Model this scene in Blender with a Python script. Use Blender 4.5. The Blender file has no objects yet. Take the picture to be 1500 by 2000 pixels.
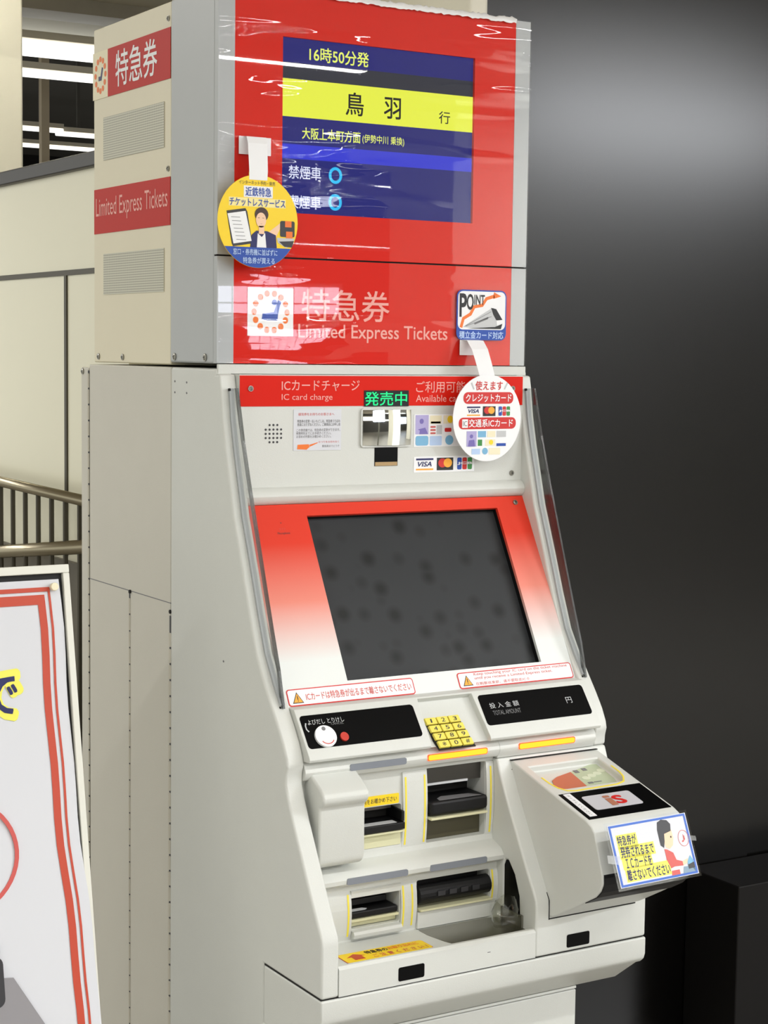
import bpy, bmesh, math, random
from mathutils import Vector, Matrix
random.seed(7)
S = bpy.context.scene
COL = S.collection

# ------------------------------------------------------------------ camera, world, lights, exposure
cy_, sy_ = math.cos(0.5446), math.sin(0.5446)
PIT, ROLL = -0.0904, 0.0132
fw = Vector((sy_*math.cos(PIT), cy_*math.cos(PIT), math.sin(PIT)))
rt = Vector((cy_, -sy_, 0)); up = rt.cross(fw)
rr_ = rt*math.cos(ROLL)+up*math.sin(ROLL); uu_ = -rt*math.sin(ROLL)+up*math.cos(ROLL)
cam_d = bpy.data.cameras.new('camera'); cam = bpy.data.objects.new('camera', cam_d); COL.objects.link(cam)
cam.matrix_world = Matrix(((rr_.x, uu_.x, -fw.x, -1.2901), (rr_.y, uu_.y, -fw.y, -2.6681), (rr_.z, uu_.z, -fw.z, 1.6861), (0, 0, 0, 1)))
cam_d.sensor_fit = 'VERTICAL'; cam_d.sensor_height = 36; cam_d.sensor_width = 27
cam_d.lens = 3488.96/2000*36; cam_d.clip_start = .02; cam_d.clip_end = 100
S.camera = cam
w = bpy.data.worlds.new('world'); S.world = w; w.use_nodes = True
w.node_tree.nodes['Background'].inputs[0].default_value = (.97, .97, .90, 1)
w.node_tree.nodes['Background'].inputs[1].default_value = 1.25
def area(name, loc, rot, sx, sy, power, color):
    d = bpy.data.lights.new(name, 'AREA'); d.shape = 'RECTANGLE'; d.size = sx; d.size_y = sy; d.energy = power*.82; d.color = color
    o = bpy.data.objects.new(name, d); o.location = loc; o.rotation_euler = rot; COL.objects.link(o); return o
CW = (1, .995, .985)
# fluorescent rows of the concourse ceiling, some at left added as fill: (x centre, y, length, power)
ROWS = [(1.2, -2.0, 5.6, 75), (-4.2, -2.0, 4.0, 50), (-2.4, 2.6, 3.0, 80), (4.9, -3.65, 2.0, 400), (.6, -4.4, 4.5, 100), (4.4, -6.9, 5.0, 120), (-2.5, -6.9, 5.0, 100), (6.5, -9.2, 6.0, 130), (-1, -11, 6.0, 100), (11.0, -16.2, 8.0, 130)]
for x, y, L, pw in ROWS:
    area('tube_and_fill_light', (x, y, 2.93), (0, 0, 0), L, .07, pw, (.93, .96, 1) if pw > 200 else CW)
area('stairwell_fill', (.35, 2.2, 3.0), (0, 0, 0), 1.0, 1.2, 105, (1, .95, .8))  # unseen fill lamp added to brighten the column and left wall
S.view_settings.view_transform = 'Standard'; S.view_settings.look = 'None'
S.view_settings.exposure = 0; S.view_settings.gamma = 1
S.view_settings.use_curve_mapping = False

# ------------------------------------------------------------------ materials
def lin(c):
    return tuple(((v/255)/12.92 if v/255 <= .04045 else ((v/255+.055)/1.055)**2.4) for v in c)
def mat(name, rgb, rough=.5, metal=0, coat=0, noise=0, nscale=60, spec=.5, bump=0, bscale=200):
    m = bpy.data.materials.new(name); m.use_nodes = True; nt = m.node_tree; b = nt.nodes['Principled BSDF']
    c = lin(rgb); b.inputs['Base Color'].default_value = (*c, 1); b.inputs['Roughness'].default_value = rough
    b.inputs['Metallic'].default_value = metal; b.inputs['Coat Weight'].default_value = coat; b.inputs['Coat Roughness'].default_value = .05
    b.inputs['Specular IOR Level'].default_value = spec
    tc = nt.nodes.new('ShaderNodeTexCoord')
    if noise:
        n = nt.nodes.new('ShaderNodeTexNoise'); n.inputs['Scale'].default_value = nscale; n.inputs['Detail'].default_value = 4
        nt.links.new(tc.outputs['Object'], n.inputs['Vector'])
        mx = nt.nodes.new('ShaderNodeMix'); mx.data_type = 'RGBA'
        mx.inputs['A'].default_value = (*[v*(1-noise) for v in c], 1); mx.inputs['B'].default_value = (*[min(1, v*(1+noise)) for v in c], 1)
        nt.links.new(n.outputs['Fac'], mx.inputs['Factor']); nt.links.new(mx.outputs['Result'], b.inputs['Base Color'])
    if bump:
        n = nt.nodes.new('ShaderNodeTexNoise'); n.inputs['Scale'].default_value = bscale
        nt.links.new(tc.outputs['Object'], n.inputs['Vector'])
        bp = nt.nodes.new('ShaderNodeBump'); bp.inputs['Strength'].default_value = bump; bp.inputs['Distance'].default_value = .001
        nt.links.new(n.outputs['Fac'], bp.inputs['Height']); nt.links.new(bp.outputs['Normal'], b.inputs['Normal'])
    return m
def emi(name, rgb, k=1.0, base=None):
    m = bpy.data.materials.new(name); m.use_nodes = True; b = m.node_tree.nodes['Principled BSDF']
    c = lin(rgb); b.inputs['Base Color'].default_value = (*(lin(base) if base else (.01, .01, .01)), 1)
    b.inputs['Roughness'].default_value = .5; b.inputs['Specular IOR Level'].default_value = .1
    b.inputs['Emission Color'].default_value = (*c, 1); b.inputs['Emission Strength'].default_value = k
    return m
def clear(name, tint=(1, 1, 1), refl=1.0, rough=.02, wavy=0, ior=1.45):
    m = bpy.data.materials.new(name); m.use_nodes = True; nt = m.node_tree; nt.nodes.clear()
    out = nt.nodes.new('ShaderNodeOutputMaterial'); mix = nt.nodes.new('ShaderNodeMixShader')
    t = nt.nodes.new('ShaderNodeBsdfTransparent'); t.inputs[0].default_value = (*tint, 1)
    g = nt.nodes.new('ShaderNodeBsdfGlossy'); g.inputs['Roughness'].default_value = rough
    lw = nt.nodes.new('ShaderNodeLayerWeight'); lw.inputs['Blend'].default_value = .5
    pw = nt.nodes.new('ShaderNodeMath'); pw.operation = 'POWER'; pw.inputs[1].default_value = 5
    fr = nt.nodes.new('ShaderNodeMath'); fr.operation = 'MULTIPLY_ADD'; fr.inputs[1].default_value = .96; fr.inputs[2].default_value = .035
    nt.links.new(lw.outputs['Facing'], pw.inputs[0]); nt.links.new(pw.outputs[0], fr.inputs[0])
    ml = nt.nodes.new('ShaderNodeMath'); ml.operation = 'MULTIPLY'; ml.inputs[1].default_value = refl; ml.use_clamp = True
    nt.links.new(fr.outputs[0], ml.inputs[0]); nt.links.new(ml.outputs[0], mix.inputs[0])
    nt.links.new(t.outputs[0], mix.inputs[1]); nt.links.new(g.outputs[0], mix.inputs[2]); nt.links.new(mix.outputs[0], out.inputs[0])
    if wavy:
        tc = nt.nodes.new('ShaderNodeTexCoord'); mp = nt.nodes.new('ShaderNodeMapping'); mp.inputs['Scale'].default_value = (1.2, 1, 9)
        mp.inputs['Rotation'].default_value = (0, .06, 0)
        n = nt.nodes.new('ShaderNodeTexNoise'); n.inputs['Scale'].default_value = 1.6; n.inputs['Detail'].default_value = 1.5
        bp = nt.nodes.new('ShaderNodeBump'); bp.inputs['Strength'].default_value = 1; bp.inputs['Distance'].default_value = wavy
        nt.links.new(tc.outputs['Object'], mp.inputs[0]); nt.links.new(mp.outputs[0], n.inputs['Vector'])
        mr_ = nt.nodes.new('ShaderNodeMapRange'); mr_.interpolation_type = 'SMOOTHSTEP'; mr_.inputs['From Min'].default_value = .52; mr_.inputs['From Max'].default_value = .74
        nt.links.new(n.outputs['Fac'], mr_.inputs['Value'])
        nt.links.new(mr_.outputs['Result'], bp.inputs['Height']); nt.links.new(bp.outputs['Normal'], g.inputs['Normal'])
    return m

M = {}
M['shell'] = mat('pale_grey_plastic', (212, 214, 209), .42, noise=.015, nscale=30, bump=.25, bscale=900)
M['side'] = mat('grey_painted_steel', (208, 205, 194), .5, noise=.02, nscale=14, bump=.3, bscale=700)
M['sideup'] = mat('cream_painted_steel', (228, 221, 196), .5, noise=.02, nscale=14)
M['frame'] = mat('silver_grey_panel', (176, 180, 182), .4, noise=.02, nscale=20)
M['red'] = mat('red_printed_panel', (216, 30, 12), .45, spec=.15, noise=.02, nscale=20)
M['redside'] = mat('red_side_sticker', (196, 34, 22), .5, spec=.2)
M['pink'] = mat('pale_pink_lettering', (240, 170, 160), .5)
M['white'] = mat('white_print', (242, 243, 245), .5)
M['paper'] = mat('white_paper', (216, 218, 224), .6)
M['cream'] = mat('cream_print', (240, 232, 200), .5)
M['black'] = mat('black_gloss_panel', (6, 6, 7), .3, spec=.1)
M['blackm'] = mat('black_matt_plastic', (12, 12, 14), .5, spec=.35)
M['dark'] = mat('dark_gap', (20, 19, 17), .8)
M['screen'] = None
M['grey'] = mat('slate_grey_indicator', (128, 133, 142), .4)
M['greyp'] = mat('grey_print', (120, 120, 122), .5)
M['lgrey'] = mat('light_grey_print', (196, 198, 200), .5)
M['yellow'] = mat('yellow_print', (250, 214, 30), .5)
M['yline'] = mat('yellow_line_print', (246, 226, 70), .5)
M['ypale'] = mat('pale_yellow_print', (246, 240, 96), .5)
M['key'] = mat('yellow_key_plastic', (236, 220, 92), .45)
M['navy'] = mat('navy_print', (24, 28, 92), .5)
M['blue'] = mat('blue_print', (28, 74, 170), .5)
M['sky'] = mat('light_blue_print', (120, 178, 214), .5)
M['pblue'] = mat('pale_blue_print', (182, 206, 240), .5)
M['purple'] = mat('lilac_print', (176, 168, 214), .5)
M['violet'] = mat('violet_print', (116, 104, 176), .5)
M['green'] = mat('green_print', (52, 138, 62), .5)
M['rprint'] = mat('red_print', (206, 36, 32), .5)
M['rsoft'] = mat('soft_red_print', (208, 90, 84), .5)
M['orange'] = mat('orange_print', (240, 120, 40), .5)
M['amberp'] = mat('amber_print', (248, 172, 50), .5)
M['kprint'] = mat('black_print', (24, 24, 26), .5)
M['skin'] = mat('skin_tone_print', (246, 206, 172), .5)
M['hair'] = mat('dark_brown_print', (66, 44, 38), .5)
M['charcoal'] = mat('charcoal_print', (52, 52, 56), .5)
M['ledge'] = mat('cream_ledge_plastic', (216, 214, 176), .45)
M['steel'] = mat('stainless_steel', (150, 148, 138), .28, metal=1, noise=.06, nscale=18)
M['darksteel'] = mat('dark_steel_plate', (96, 94, 92), .3, metal=1)
M['rail'] = mat('bronze_stainless', (150, 142, 122), .3, metal=1)
M['screw'] = mat('screw_steel', (150, 148, 140), .3, metal=1)
M['hinge'] = mat('hinge_steel', (206, 202, 188), .45)
M['mirror'] = mat('mirror_glass', (235, 238, 235), .03, metal=1)
M['wallL'] = mat('beige_wall_panel', (232, 229, 206), .38, noise=.03, nscale=2)
M['joint'] = mat('dark_bronze_joint', (66, 61, 46), .5)
M['cap'] = mat('dark_brown_capping', (36, 31, 31), .4, spec=.4)
M['darkwall'] = mat('dark_brown_glossy_panel', (8, 7, 6), .23, spec=.42, noise=.05, nscale=3)
M['darklow'] = mat('black_brown_panel', (15, 13, 12), .6, spec=.2)
M['column'] = mat('cream_column_paint', (246, 242, 226), .5, noise=.02, nscale=3)
M['beam'] = mat('beige_brown_ceiling', (176, 162, 138), .5, noise=.05, nscale=6)
M['foil'] = mat('glossy_beam_trim', (196, 190, 178), .3, noise=.25, nscale=5, bump=.6, bscale=14)
M['darkceil'] = mat('dark_high_ceiling', (84, 82, 78), .8, noise=.1, nscale=3)
M['floor'] = mat('grey_stone_floor', (150, 146, 138), .3, noise=.1, nscale=5)
M['ceil'] = mat('off_white_ceiling', (214, 206, 188), .7)
M['alu'] = mat('white_aluminium', (228, 228, 218), .35)
M['amber'] = emi('amber_lit_bar', (255, 146, 30), 3)
M['amberrim'] = emi('orange_lit_rim', (255, 71, 32), 3)
M['led'] = emi('green_led', (40, 255, 150), 1.1)
M['tube'] = emi('lit_tube', (255, 255, 250), 1.6, (240, 240, 240))
M['d_navy'] = emi('screen_navy', (22, 26, 112), 1)
M['d_grey'] = emi('screen_grey', (40, 43, 56), 1)
M['d_yel'] = emi('screen_yellow', (232, 240, 70), 1)
M['d_blue'] = emi('screen_blue', (44, 52, 205), 1)
M['d_ytext'] = emi('screen_yellow_text', (235, 245, 110), 1)
M['d_btext'] = emi('screen_black_text', (18, 20, 20), 1)
M['d_wtext'] = emi('screen_white_text', (225, 230, 255), 1)
M['d_cyan'] = emi('screen_cyan', (40, 190, 245), 1)
M['cover'] = clear('clear_acrylic_cover', (1, 1, 1), .55, .012, wavy=.0026)
M['shield'] = clear('clear_shield_sheet', (.86, .87, .86), 1.6, .12)
M['shedge'] = clear('grey_sheet_edge', (.42, .43, .43), 2.2, .2)
M['plastic'] = clear('clear_crinkled_plastic', (.78, .78, .72), 1.8, .1, wavy=.02)
M['film'] = clear('clear_laminate', (.97, .98, 1), 1.0, .06)

def touch_red():
    m = bpy.data.materials.new('red_to_white_print'); m.use_nodes = True; nt = m.node_tree; b = nt.nodes['Principled BSDF']
    g = nt.nodes.new('ShaderNodeNewGeometry'); sp = nt.nodes.new('ShaderNodeSeparateXYZ'); r = nt.nodes.new('ShaderNodeMapRange')
    r.inputs['From Min'].default_value = 1.185; r.inputs['From Max'].default_value = 1.365
    cr = nt.nodes.new('ShaderNodeValToRGB'); e = cr.color_ramp.elements
    e[0].position = 0; e[0].color = (*lin((230, 234, 232)), 1); e[1].position = 1; e[1].color = (*lin((222, 60, 40)), 1)
    k = cr.color_ramp.elements.new(.5); k.color = (*lin((233, 140, 124)), 1)
    nt.links.new(g.outputs['Position'], sp.inputs[0]); nt.links.new(sp.outputs['Z'], r.inputs['Value'])
    nt.links.new(r.outputs['Result'], cr.inputs[0]); nt.links.new(cr.outputs[0], b.inputs['Base Color']); b.inputs['Roughness'].default_value = .45; b.inputs['Specular IOR Level'].default_value = .2
    return m
M['touchred'] = touch_red()
def screen_mat():
    m = mat('dark_touch_glass', (40, 41, 42), .3, spec=.14); nt = m.node_tree; b = nt.nodes['Principled BSDF']
    tc = nt.nodes.new('ShaderNodeTexCoord'); v = nt.nodes.new('ShaderNodeTexVoronoi'); v.inputs['Scale'].default_value = 22
    v.inputs['Randomness'].default_value = .8
    nt.links.new(tc.outputs['Object'], v.inputs['Vector'])
    cr = nt.nodes.new('ShaderNodeValToRGB'); e = cr.color_ramp.elements
    e[0].position = .12; e[0].color = (*lin((38, 39, 39)), 1); e[1].position = .42; e[1].color = (*lin((54, 56, 58)), 1)
    nt.links.new(v.outputs['Distance'], cr.inputs[0]); nt.links.new(cr.outputs[0], b.inputs['Base Color'])
    n = nt.nodes.new('ShaderNodeTexNoise'); n.inputs['Scale'].default_value = 9; nt.links.new(tc.outputs['Object'], n.inputs['Vector'])
    r = nt.nodes.new('ShaderNodeMapRange'); r.inputs['To Min'].default_value = .22; r.inputs['To Max'].default_value = .5
    nt.links.new(n.outputs['Fac'], r.inputs['Value']); nt.links.new(r.outputs['Result'], b.inputs['Roughness'])
    return m
M['screen'] = screen_mat()
def mesh_vent():
    m = mat('perforated_vent_sheet', (190, 190, 172), .5); nt = m.node_tree; b = nt.nodes['Principled BSDF']
    tc = nt.nodes.new('ShaderNodeTexCoord'); v = nt.nodes.new('ShaderNodeTexVoronoi'); v.inputs['Scale'].default_value = 230; v.inputs['Randomness'].default_value = 0
    nt.links.new(tc.outputs['Object'], v.inputs['Vector'])
    cr = nt.nodes.new('ShaderNodeValToRGB'); e = cr.color_ramp.elements
    e[0].position = .28; e[0].color = (*lin((138, 136, 122)), 1); e[1].position = .36; e[1].color = (*lin((206, 205, 188)), 1)
    nt.links.new(v.outputs['Distance'], cr.inputs[0]); nt.links.new(cr.outputs[0], b.inputs['Base Color'])
    return m
M['vent'] = mesh_vent()

# ------------------------------------------------------------------ mesh helpers (all coordinates are world metres)
ORG = {}
def tag(o, label=None, cat=None, group=None, kind=None):
    if label: o['label'] = label
    if cat: o['category'] = cat
    if group: o['group'] = group
    if kind: o['kind'] = kind
    return o
def empty(name, loc, **k):
    o = bpy.data.objects.new(name, None); COL.objects.link(o); o.location = loc; o.empty_display_size = .1
    ORG[o.name] = Vector(loc); return tag(o, **k)
def link(name, me, m, parent=None, bevel=0, smooth=False, seg=2, **k):
    bb = [v.co for v in me.vertices]
    c = (Vector((min(v.x for v in bb), min(v.y for v in bb), min(v.z for v in bb)))+Vector((max(v.x for v in bb), max(v.y for v in bb), max(v.z for v in bb))))/2
    for v in me.vertices: v.co -= c
    o = bpy.data.objects.new(name, me); COL.objects.link(o)
    if m: me.materials.clear(); me.materials.append(m)
    ORG[o.name] = c
    if parent is not None: o.parent = parent; o.location = c-ORG[parent.name]
    else: o.location = c
    if bevel:
        b = o.modifiers.new('bevel', 'BEVEL'); b.width = bevel; b.segments = seg; b.limit_method = 'ANGLE'; b.angle_limit = math.radians(28); b.harden_normals = True
        for p in me.polygons: p.use_smooth = True
    elif smooth:
        for p in me.polygons: p.use_smooth = True
    return tag(o, **k)
def bmmesh(bm):
    bmesh.ops.recalc_face_normals(bm, faces=bm.faces); me = bpy.data.meshes.new('mesh'); bm.to_mesh(me); bm.free(); return me
def add_extr(bm, pts0, pts1):
    a = [bm.verts.new(p) for p in pts0]; b = [bm.verts.new(p) for p in pts1]; n = len(a)
    bm.faces.new(a); bm.faces.new(b[::-1])
    for i in range(n): bm.faces.new((a[i], a[(i+1) % n], b[(i+1) % n], b[i]))
def add_box(bm, x0, x1, y0, y1, z0, z1):
    add_extr(bm, [(x0, y0, z0), (x1, y0, z0), (x1, y1, z0), (x0, y1, z0)], [(x0, y0, z1), (x1, y0, z1), (x1, y1, z1), (x0, y1, z1)])
def box(name, x0, x1, y0, y1, z0, z1, m, parent=None, **k):
    bm = bmesh.new(); add_box(bm, x0, x1, y0, y1, z0, z1); return link(name, bmmesh(bm), m, parent, **k)
def boxes(name, L, m, parent=None, **k):
    bm = bmesh.new()
    for b in L: add_box(bm, *b)
    return link(name, bmmesh(bm), m, parent, **k)
def prism_bm(prof, x0, x1, bm=None):
    bm = bm or bmesh.new(); add_extr(bm, [(x0, y, z) for y, z in prof], [(x1, y, z) for y, z in prof]); return bm
def prism(name, prof, x0, x1, m, parent=None, **k):
    return link(name, bmmesh(prism_bm(prof, x0, x1)), m, parent, **k)
def cut(me, cutters):
    """me minus the given cutter meshes (exact boolean)"""
    o = bpy.data.objects.new('tmp', me); COL.objects.link(o); cs = []
    for c in cutters:
        co = bpy.data.objects.new('tmpc', c); COL.objects.link(co); cs.append(co)
        b = o.modifiers.new('b', 'BOOLEAN'); b.object = co; b.operation = 'DIFFERENCE'; b.solver = 'EXACT'
    dg = bpy.context.evaluated_depsgraph_get(); dg.update()
    r = bpy.data.meshes.new_from_object(o.evaluated_get(dg))
    for c in cs: bpy.data.objects.remove(c)
    bpy.data.objects.remove(o); return r
def bxm(*a):
    bm = bmesh.new(); add_box(bm, *a); return bmmesh(bm)
class Fr:
    def __init__(s, O, U, V):
        s.O = Vector(O); s.U = Vector(U).normalized(); s.V = Vector(V).normalized(); s.N = s.U.cross(s.V)
    def p(s, a, b, h=0): return s.O+s.U*a+s.V*b+s.N*h
    def off(s, h): return Fr(s.p(0, 0, h), s.U, s.V)
def plate_bm(fr, poly, h0, h1, bm=None):
    bm = bm or bmesh.new(); add_extr(bm, [fr.p(a, b, h0) for a, b in poly], [fr.p(a, b, h1) for a, b in poly]); return bm
def plate(name, fr, poly, h0, h1, m, parent=None, **k):
    return link(name, bmmesh(plate_bm(fr, poly, h0, h1)), m, parent, **k)
def plates(name, fr, polys, h0, h1, m, parent=None, **k):
    bm = bmesh.new()
    for p in polys: plate_bm(fr, p, h0, h1, bm)
    return link(name, bmmesh(bm), m, parent, **k)
def R(x0, y0, x1, y1): return [(x0, y0), (x1, y0), (x1, y1), (x0, y1)]
def RR(x0, y0, x1, y1, r, n=5):
    o = []
    for cx, cy, a in ((x1-r, y0+r, -90), (x1-r, y1-r, 0), (x0+r, y1-r, 90), (x0+r, y0+r, 180)):
        for i in range(n+1):
            t = math.radians(a+90*i/n); o.append((cx+r*math.cos(t), cy+r*math.sin(t)))
    return o
def EL(cx, cy, rx, ry, n=32, a0=0, a1=360):
    full = abs(a1-a0) >= 360; k = n if full else n+1
    return [(cx+rx*math.cos(math.radians(a0+(a1-a0)*i/n)), cy+ry*math.sin(math.radians(a0+(a1-a0)*i/n))) for i in range(k)]
def band(pts, w, closed=False):
    """a ribbon of width w along a 2-D polyline, as quads"""
    n = len(pts); L = []; Rr = []
    for i in range(n):
        p0 = pts[(i-1) % n] if (closed or i > 0) else pts[i]; p1 = pts[(i+1) % n] if (closed or i < n-1) else pts[i]
        dx, dy = p1[0]-p0[0], p1[1]-p0[1]; d = math.hypot(dx, dy) or 1; nx, ny = -dy/d, dx/d
        L.append((pts[i][0]+nx*w/2, pts[i][1]+ny*w/2)); Rr.append((pts[i][0]-nx*w/2, pts[i][1]-ny*w/2))
    return [[L[i], L[(i+1) % n], Rr[(i+1) % n], Rr[i]] for i in range(n if closed else n-1)]
def frame_polys(x0, y0, x1, y1, t): return [R(x0, y0, x1, y0+t), R(x0, y1-t, x1, y1), R(x0, y0+t, x0+t, y1-t), R(x1-t, y0+t, x1, y1-t)]
def text(name, body, fr, x0, y0, x1, y1, m, parent=None, bold=0, h=.0004, shear=0, fit='xy', parts=None, **k):
    cu = bpy.data.curves.new('txt', 'FONT'); cu.body = body; cu.shear = shear; cu.resolution_u = 3
    o = bpy.data.objects.new('txt', cu); COL.objects.link(o)
    dg = bpy.context.evaluated_depsgraph_get(); dg.update()
    me = bpy.data.meshes.new_from_object(o.evaluated_get(dg)); bpy.data.objects.remove(o)
    xs = [v.co.x for v in me.vertices]; ys = [v.co.y for v in me.vertices]
    sx = (x1-x0)/(max(xs)-min(xs)); sy = (y1-y0)/(max(ys)-min(ys))
    mx, my = min(xs), min(ys)
    if bold:
        nd = 4 if bold < .05 else 14; vs = [tuple(v.co) for v in me.vertices]; fs = [tuple(p.vertices) for p in me.polygons]; V_ = []; F_ = []
        for d in range(nd):
            ox = bold*math.cos(2*math.pi*(d+.5)/nd)*.8; oy = bold*math.sin(2*math.pi*(d+.5)/nd)*.8; base = len(V_)
            V_ += [(a+ox, b+oy, d*.00001) for a, b, c in vs]; F_ += [tuple(i+base for i in f) for f in fs]
        me = bpy.data.meshes.new('mesh'); me.from_pydata(V_, [], F_)
    for v in me.vertices: v.co = fr.p(x0+(v.co.x-mx)*sx, y0+(v.co.y-my)*sy, h+v.co.z)
    return link(name, me, m, parent, **k)
def cyl_bm(p0, p1, r, n=12, bm=None, r1=None):
    bm = bm or bmesh.new(); p0 = Vector(p0); p1 = Vector(p1); d = (p1-p0).normalized()
    a = d.orthogonal().normalized(); b = d.cross(a); r1 = r if r1 is None else r1
    add_extr(bm, [p0+(a*math.cos(2*math.pi*i/n)+b*math.sin(2*math.pi*i/n))*r for i in range(n)],
             [p1+(a*math.cos(2*math.pi*i/n)+b*math.sin(2*math.pi*i/n))*r1 for i in range(n)]); return bm
def cyl(name, p0, p1, r, m, parent=None, n=14, **k): return link(name, bmmesh(cyl_bm(p0, p1, r, n)), m, parent, **k)
def screw(fr, a, b, parent, r=.0045):
    bm = cyl_bm(fr.p(a, b, 0), fr.p(a, b, .0018), r, 14)
    cyl_bm(fr.p(a, b, .0018), fr.p(a, b, .003), r*.8, 14, bm, r1=r*.45)
    s = link('screw', bmmesh(bm), M['screw'], parent)
    plates('screw_slot', fr, [R(a-r*.5, b-r*.1, a+r*.5, b+r*.1), R(a-r*.1, b-r*.5, a+r*.1, b-r*.11), R(a-r*.1, b+r*.11, a+r*.1, b+r*.5)], .003, .0032, M['dark'], s)
    return s

X, Y, Z = Vector((1, 0, 0)), Vector((0, 1, 0)), Vector((0, 0, 1))
FRONT = Fr((0, 0, 0), X, Z)
SIDE = Fr((0, 0, 0), -Y, Z)            # a = -y
ICF = Fr((0, -.03, 0), X, Z)
tv = Vector((0, .1425, .2567)).normalized(); TF = Fr((0, -.046, 1.4073), X, tv)
def tb(z): return (z-1.4073)/tv.z
sv = Vector((0, .056, .071)).normalized(); SH = Fr((0, -.24, 1.105), X, sv)
def sb(z): return (z-1.105)/sv.z

# ------------------------------------------------------------------ setting
box('floor', -8, 22, -18, 16, -.05, 0, M['floor'], kind='structure')
box('ceiling', -8, 22, -18, 3.88, 3.0, 3.08, M['ceil'], kind='structure')
wl = box('wall_left', .1, .22, .6, 4.2, 0, 2.047, M['wallL'], kind='structure')
box('trim_1', .085, .235, .6, 4.2, 2.047, 2.078, M['cap'], kind='structure', bevel=.004)
box('trim_2', .0965, .1, .6, 4.2, 1.834, 1.845, M['joint'], kind='structure')
boxes('trim_3', [(.0965, .1, .927, .940, 1.24, 1.834), (.0965, .1, 1.9, 1.915, 1.24, 1.834)], M['joint'], kind='structure')
box('trim_4', .09, .1, .6, 4.2, 0, 1.23, mat('brown_lower_panel', (104, 98, 84), .45), kind='structure')
# columns and the dim hall beyond the parapet
bm = bmesh.new(); add_box(bm, .3, .752, 3.0, 3.3, 0, 3.0)
tag(link('column', bmmesh(bm), M['column'], bevel=.01), 'cream painted column behind the dark-capped parapet at the left edge', 'column')
bm = bmesh.new(); add_box(bm, .872, .926, .58, .95, 0, 2.98)
tag(link('column', bmmesh(bm), M['column'], bevel=.012), 'slim cream pilaster showing above the machine beside the dark wall', 'column')
box('wall_back', .62, 1.14, 1.0, 1.1, 0, 2.505, M['column'], kind='structure')
box('trim_5', .62, 1.14, 1.0, 1.1, 2.505, 2.514, M['joint'], kind='structure')
box('trim_6', .62, 1.14, 1.0, 1.1, 2.514, 3.0, M['column'], kind='structure')
box('wall_right', .926, 1.765, .6, .75, 0, 3.0, M['darkwall'], kind='structure')
box('wall_right', 1.767, 4.6, .606, .75, 0, 3.0, M['darkwall'], kind='structure')
bm = bmesh.new(); add_box(bm, 1.567, 2.5, .412, .598, 0, .437)
tag(link('low_cabinet', bmmesh(bm), M['darklow'], bevel=.004), 'low dark box at the foot of the dark wall, right of the machine', 'cabinet')
box('trim_7', -1, 6, 3.9, 4.05, 3.0, 3.5, M['beam'], kind='structure')
box('trim_8', -1, 6, 3.88, 4.07, 2.945, 2.9995, M['foil'], kind='structure')
box('trim_9', -1, 6, 4.07, 4.4, 2.958, 2.972, M['column'], kind='structure')
box('ceiling', -2, 9, 4.05, 16, 3.62, 3.7, M['darkceil'], kind='structure')
box('wall_far', -2, 9, 15, 15.2, 0, 3.62, M['darklow'], kind='structure')
def far_light(x0, x1, y, z, t, label):
    r = empty('tube_light', ((x0+x1)/2, y, z), label=label, cat='ceiling light')
    cyl('tube', (x0, y, z), (x1, y, z), t, M['tube'], r, n=10, smooth=False)
    box('housing', x0, x1, y-t*1.3, y+t*1.3, z+t*1.05, z+t*1.05+.03, M['ceil'], r)
    for hx in (x0+.15, x1-.17): box('hanger', hx, hx+.02, y-.01, y+.01, z+t+.03, 3.62, M['darkceil'], r)
far_light(.6, 2.6, 4.5, 2.902, .034, 'thickest lit tube, uppermost in the gap above the parapet')
far_light(.8, 3.2, 5.5, 2.957, .020, 'second lit tube from the top in the gap above the parapet')
far_light(1.6, 3.19, 9, 3.136, .016, 'thin lit tube, left half of the third row above the parapet')
far_light(3.16, 5.0, 9.05, 3.124, .016, 'thin lit tube, right half of the third row above the parapet')
far_light(2.0, 6.0, 11, 3.254, .016, 'thinnest lit tube, lowest in the gap above the parapet')
bm = bmesh.new(); add_box(bm, 2.075, 2.118, 6.4, 6.44, 0, 3.6)
tag(link('post', bmmesh(bm), M['beam']), 'slender grey post in the dim hall behind the tube lights', 'post')
# front hall (seen in the mirror and in glossy panels)
for i, (x, y, L, pw) in enumerate(ROWS):
    r = empty('ceiling_fixture', (x, y, 2.97), cat='ceiling light', group='ceiling tube fixtures of the front hall', label='white trough ceiling fixture outside the picture, over a hall light row, some added as fill')
    box('side_panel', x-L/2, x+L/2, y-.09, y-.05, 2.93, 3.0, M['ceil'], r); box('side_panel', x-L/2, x+L/2, y+.05, y+.09, 2.93, 3.0, M['ceil'], r); box('top_panel', x-L/2, x+L/2, y-.05, y+.05, 2.95, 3.0, M['ceil'], r)

# ------------------------------------------------------------------ handrail by the left wall
hr = empty('handrail', (.03, .9, 0), label='metal handrail with upright bars against the beige wall, behind the signboard', cat='handrail')
cyl('top_rail', (.03, .6, 1.380), (.03, 2.2, 1.392), .0115, M['rail'], hr, smooth=True)
cyl('middle_rail', (.03, .6, 1.296), (.03, 2.2, 1.10), .0145, M['rail'], hr, smooth=True)
y = .605
while y < 2.1:
    cyl('baluster', (.03, y, .02), (.03, y, 1.38), .0055, M['joint'], hr, n=8); y += .0785
box('end_post', .012, .048, .6, .607, 0, 1.37, M['joint'], hr)

# ------------------------------------------------------------------ ticket machine
tm = empty('ticket_machine', (.31, .1, 0), label='tall red and pale grey train ticket vending machine with two screens', cat='ticket machine')
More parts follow.
